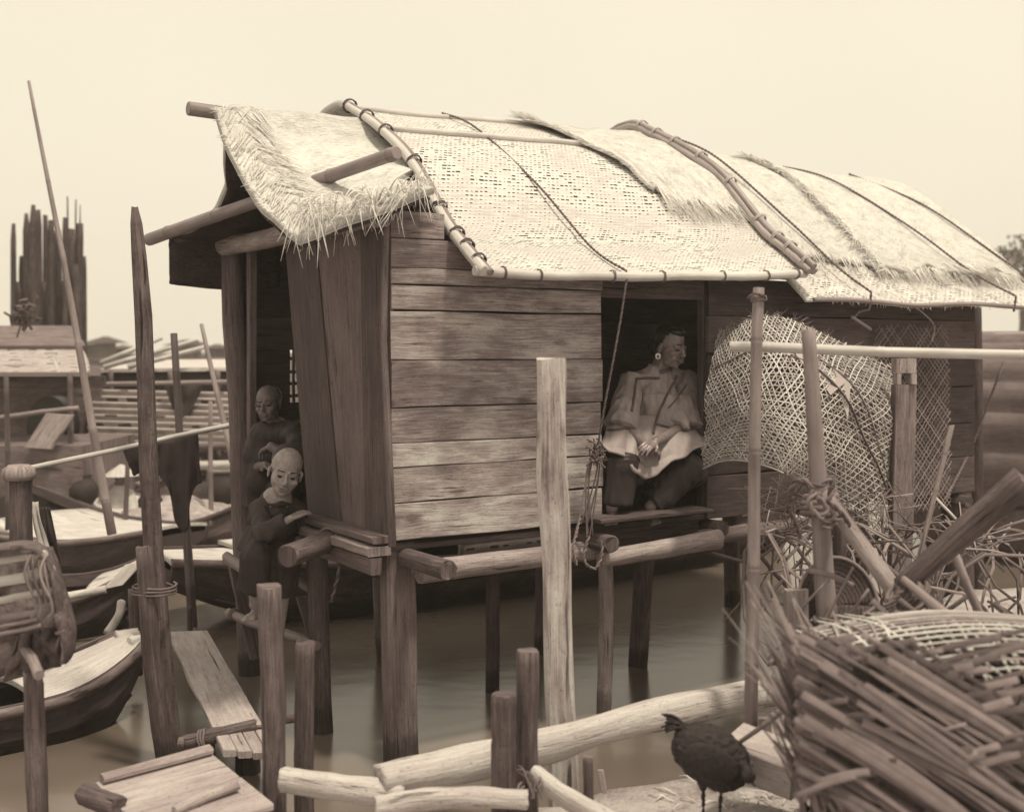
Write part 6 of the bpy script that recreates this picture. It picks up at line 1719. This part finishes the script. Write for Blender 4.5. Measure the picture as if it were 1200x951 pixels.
tr = [('c', pel, knL+V((0, 0, -.02)), .13, .105), ('c', pel, knR+V((0, 0, -.02)), .13, .108), ('f', knL+V((0, 0, .03)), W_(722, 590, .0), .100, .092), ('f', knR+V((0, 0, .03)), W_(770, 584, .04), .106, .092), ('f', W_(800, 556, .03), W_(762, 590, .04), .09, .085), ('c', hpL, hpR, .13, .13)]
trousers = blob('trousers', tr, M['trousers'], g, voxel=.006, smooth=3, disp=folds(5, .015, 15, 3))
def trim(pts, r=.007, objs=None, flat=.5, mat='trim', n=18):
    c = curve([V((a, b, 0)) for a, b in pts], n)
    s_ = surf(objs or [jacket, skirt_o, sv1, sv2], [(p.x, p.y) for p in c], .003)
    if len(s_) > 3:
        mb = MB(); mb.tube(s_, r, n=6); mb.build('trim', M[mat], g)
trim([(746, 444), (755, 443), (772, 443)], .008)
trim([(746, 444), (744, 460), (740, 482)], .008)
trim([(793, 440), (782, 462), (772, 484), (765, 508)], .008)
trim([(804, 452), (792, 468), (783, 478)], .005)
trim([(708, 504), (722, 504), (738, 501)], .008)
trim([(768, 497), (790, 502), (812, 503), (826, 501)], .008)

# --- the boy on the step
g = thing('person', 'small boy with shaved forehead in a dark tunic leaning on the ledge', 'person', P(318, 745, 6.6), 'people at the hut')
hc = P(335, 551, 6.50); nb = P(325, 584, 6.60)
pr, q, E, K = head(hc, (.22, -.94, -.20), (.22, .0, 1), 1.13, nb, .038, 1.06, True)
B_ = P
shL, shR = B_(303, 598, 6.58), B_(348, 598, 6.68); elL = B_(311, 624, 6.42); wrL = B_(341, 607, 6.42)
pel = B_(317, 646, 6.75); knL, knR = B_(300, 652, 6.40), B_(336, 656, 6.45)
anL, anR = B_(298, 708, 6.46), B_(327, 741, 6.55)
elR = B_(352, 625, 6.75); wrR = B_(348, 645, 6.6)
pr += [('c', nb, pel, .07, .10, 1.2, V((1, 0, 0))), ('c', nb, shL, .045, .048), ('c', nb, shR, .045, .048), ('c', shL, elL, .040, .030), ('c', elL, wrL, .030, .020), ('c', shR, elR, .040, .030), ('c', elR, wrR, .03, .02),
       ('c', pel, knL, .075, .05), ('c', pel, knR, .075, .05), ('c', knL, anL, .045, .028), ('c', knR, anR, .045, .028)]
pr += hand(wrL, B_(362, 597, 6.50)-wrL, (.1, .3, -1), .85, .25, 1) + hand(wrR, B_(340, 655, 6.5)-wrR, (0, .3, -1), .8, .4, 1)
pr += foot(anL, (-.1, -1, 0), .8) + foot(anR, (.05, -1, 0), .8)
blob('body', pr, M['skin_b'], g, voxel=.004, smooth=5)
face_bits(g, q, E, K, 1.13, brow=True, es=.86)
blob('hair', [E(0, -.038, .046, .0785, .084, .0765)], M['hairgrey'], g, voxel=.004, smooth=1)
tu = [('e', nb+V((.004, -.012, -.022)), (.074, .064, .026)), ('c', nb+V((0, -.01, -.035)), nb+V((0, -.005, -.06)), .058, .075), ('c', B_(324, 591, 6.62), B_(320, 612, 6.66), .075, .11, 1.3, V((1, 0, 0))), ('f', B_(321, 600, 6.65), B_(312, 646, 6.66), .105, .155, 1.0, V((1, 0, 0))), ('c', nb+V((0, .01, -.02)), shL, .055, .058), ('c', nb+V((0, .01, -.02)), shR, .055, .058),
      ('c', shL, elL, .056, .052), ('f', elL+(elL-wrL)*.25, elL.lerp(wrL, .80), .054, .044), ('c', shR, elR, .056, .05)]
blob('tunic', tu, M['cloth_boy'], g, voxel=.0055, smooth=3, disp=folds(8, .014, 12, 4))
tr = [('c', pel, knL+V((0, 0, .0)), .11, .082), ('c', pel, knR, .11, .080), ('f', knL+V((0, 0, .02)), B_(298, 690, 6.44), .082, .088), ('f', knR+V((0, 0, .02)), B_(330, 692, 6.5), .078, .090), ('f', B_(316, 652, 6.5), B_(313, 680, 6.52), .10, .10)]
blob('trousers', tr, M['cloth_dark'], g, voxel=.0055, smooth=3, disp=folds(3, .016, 12, 3))

# --- the elder in the doorway
S_ = lambda x, y, s: on_s(x, y, s)
g = thing('person', 'smiling elder with receding hair and folded arms inside the doorway', 'person', S_(320, 600, .12), 'people at the hut')
hc = S_(314, 472, .07); nb = S_(320, 503, .12)
pr, q, E, K = head(hc, (-.16, -.97, -.06), (-.10, .0, 1), .98, nb, .05, 1.05)
shL, shR = S_(297, 512, .10), S_(350, 508, .20); elL, elR = S_(299, 548, .05), S_(350, 545, .05); wrR = S_(318, 523, -.08); wrL = S_(312, 545, -.02)
pel = S_(322, 590, .25)
pr += [('c', nb, pel, .09, .12, 1.2, V((1, 0, 0))), ('c', nb, shL, .055, .055), ('c', nb, shR, .055, .055), ('c', shL, elL, .05, .04), ('c', elL, wrL, .04, .026), ('c', shR, elR, .05, .045), ('c', elR, wrR, .045, .028),
       ('c', pel, S_(304, 566, .02), .10, .07), ('c', S_(304, 566, .02), S_(306, 606, .08), .06, .045), ('c', pel, S_(338, 566, .05), .10, .07), ('c', S_(338, 566, .05), S_(336, 606, .1), .06, .045)]
pr += hand(wrR, S_(303, 532, -.08)-wrR, (0, .2, -1), 1.0, .5, 1) + hand(wrL, S_(326, 548, -.02)-wrL, (0, .2, -1), 1.0, .5, -1)
pr += foot(S_(306, 604, .06), (-.2, -1, 0), .95) + foot(S_(336, 604, .10), (0, -1, 0), .95)
blob('body', pr, M['skin_e'], g, voxel=.0045, smooth=2)
face_bits(g, q, E, K, .98)
blob('hair', [E(0, -.045, .035, .080, .082, .076), E(.070, -.005, -.01, .014, .03, .055), E(-.070, -.01, -.01, .012, .03, .05)], M['hair'], g, voxel=.004, smooth=1)
jk = [('c', S_(320, 510, .12), S_(320, 530, .14), .115, .15, 1.3, V((1, 0, 0))), ('f', S_(321, 515, .14), S_(321, 590, .17), .15, .19, 1.1, V((1, 0, 0))), ('c', nb+V((0, .03, -.01)), shL, .065, .072), ('c', nb+V((0, .03, -.01)), shR, .065, .075),
      ('c', shL, elL, .075, .07), ('c', shR, elR, .078, .075), ('f', elR, S_(328, 530, -.02), .078, .072)]
blob('jacket', jk, M['trousers'], g, voxel=.0065, smooth=3, disp=folds(12, .010, 10, 4))
blob('trousers', [('c', pel, S_(304, 566, .02), .13, .09), ('f', S_(304, 560, .02), S_(306, 600, .08), .09, .09), ('c', pel, S_(338, 566, .05), .13, .09), ('f', S_(338, 560, .05), S_(336, 600, .1), .09, .09)], M['cloth_dark'], g, voxel=.008, smooth=3)
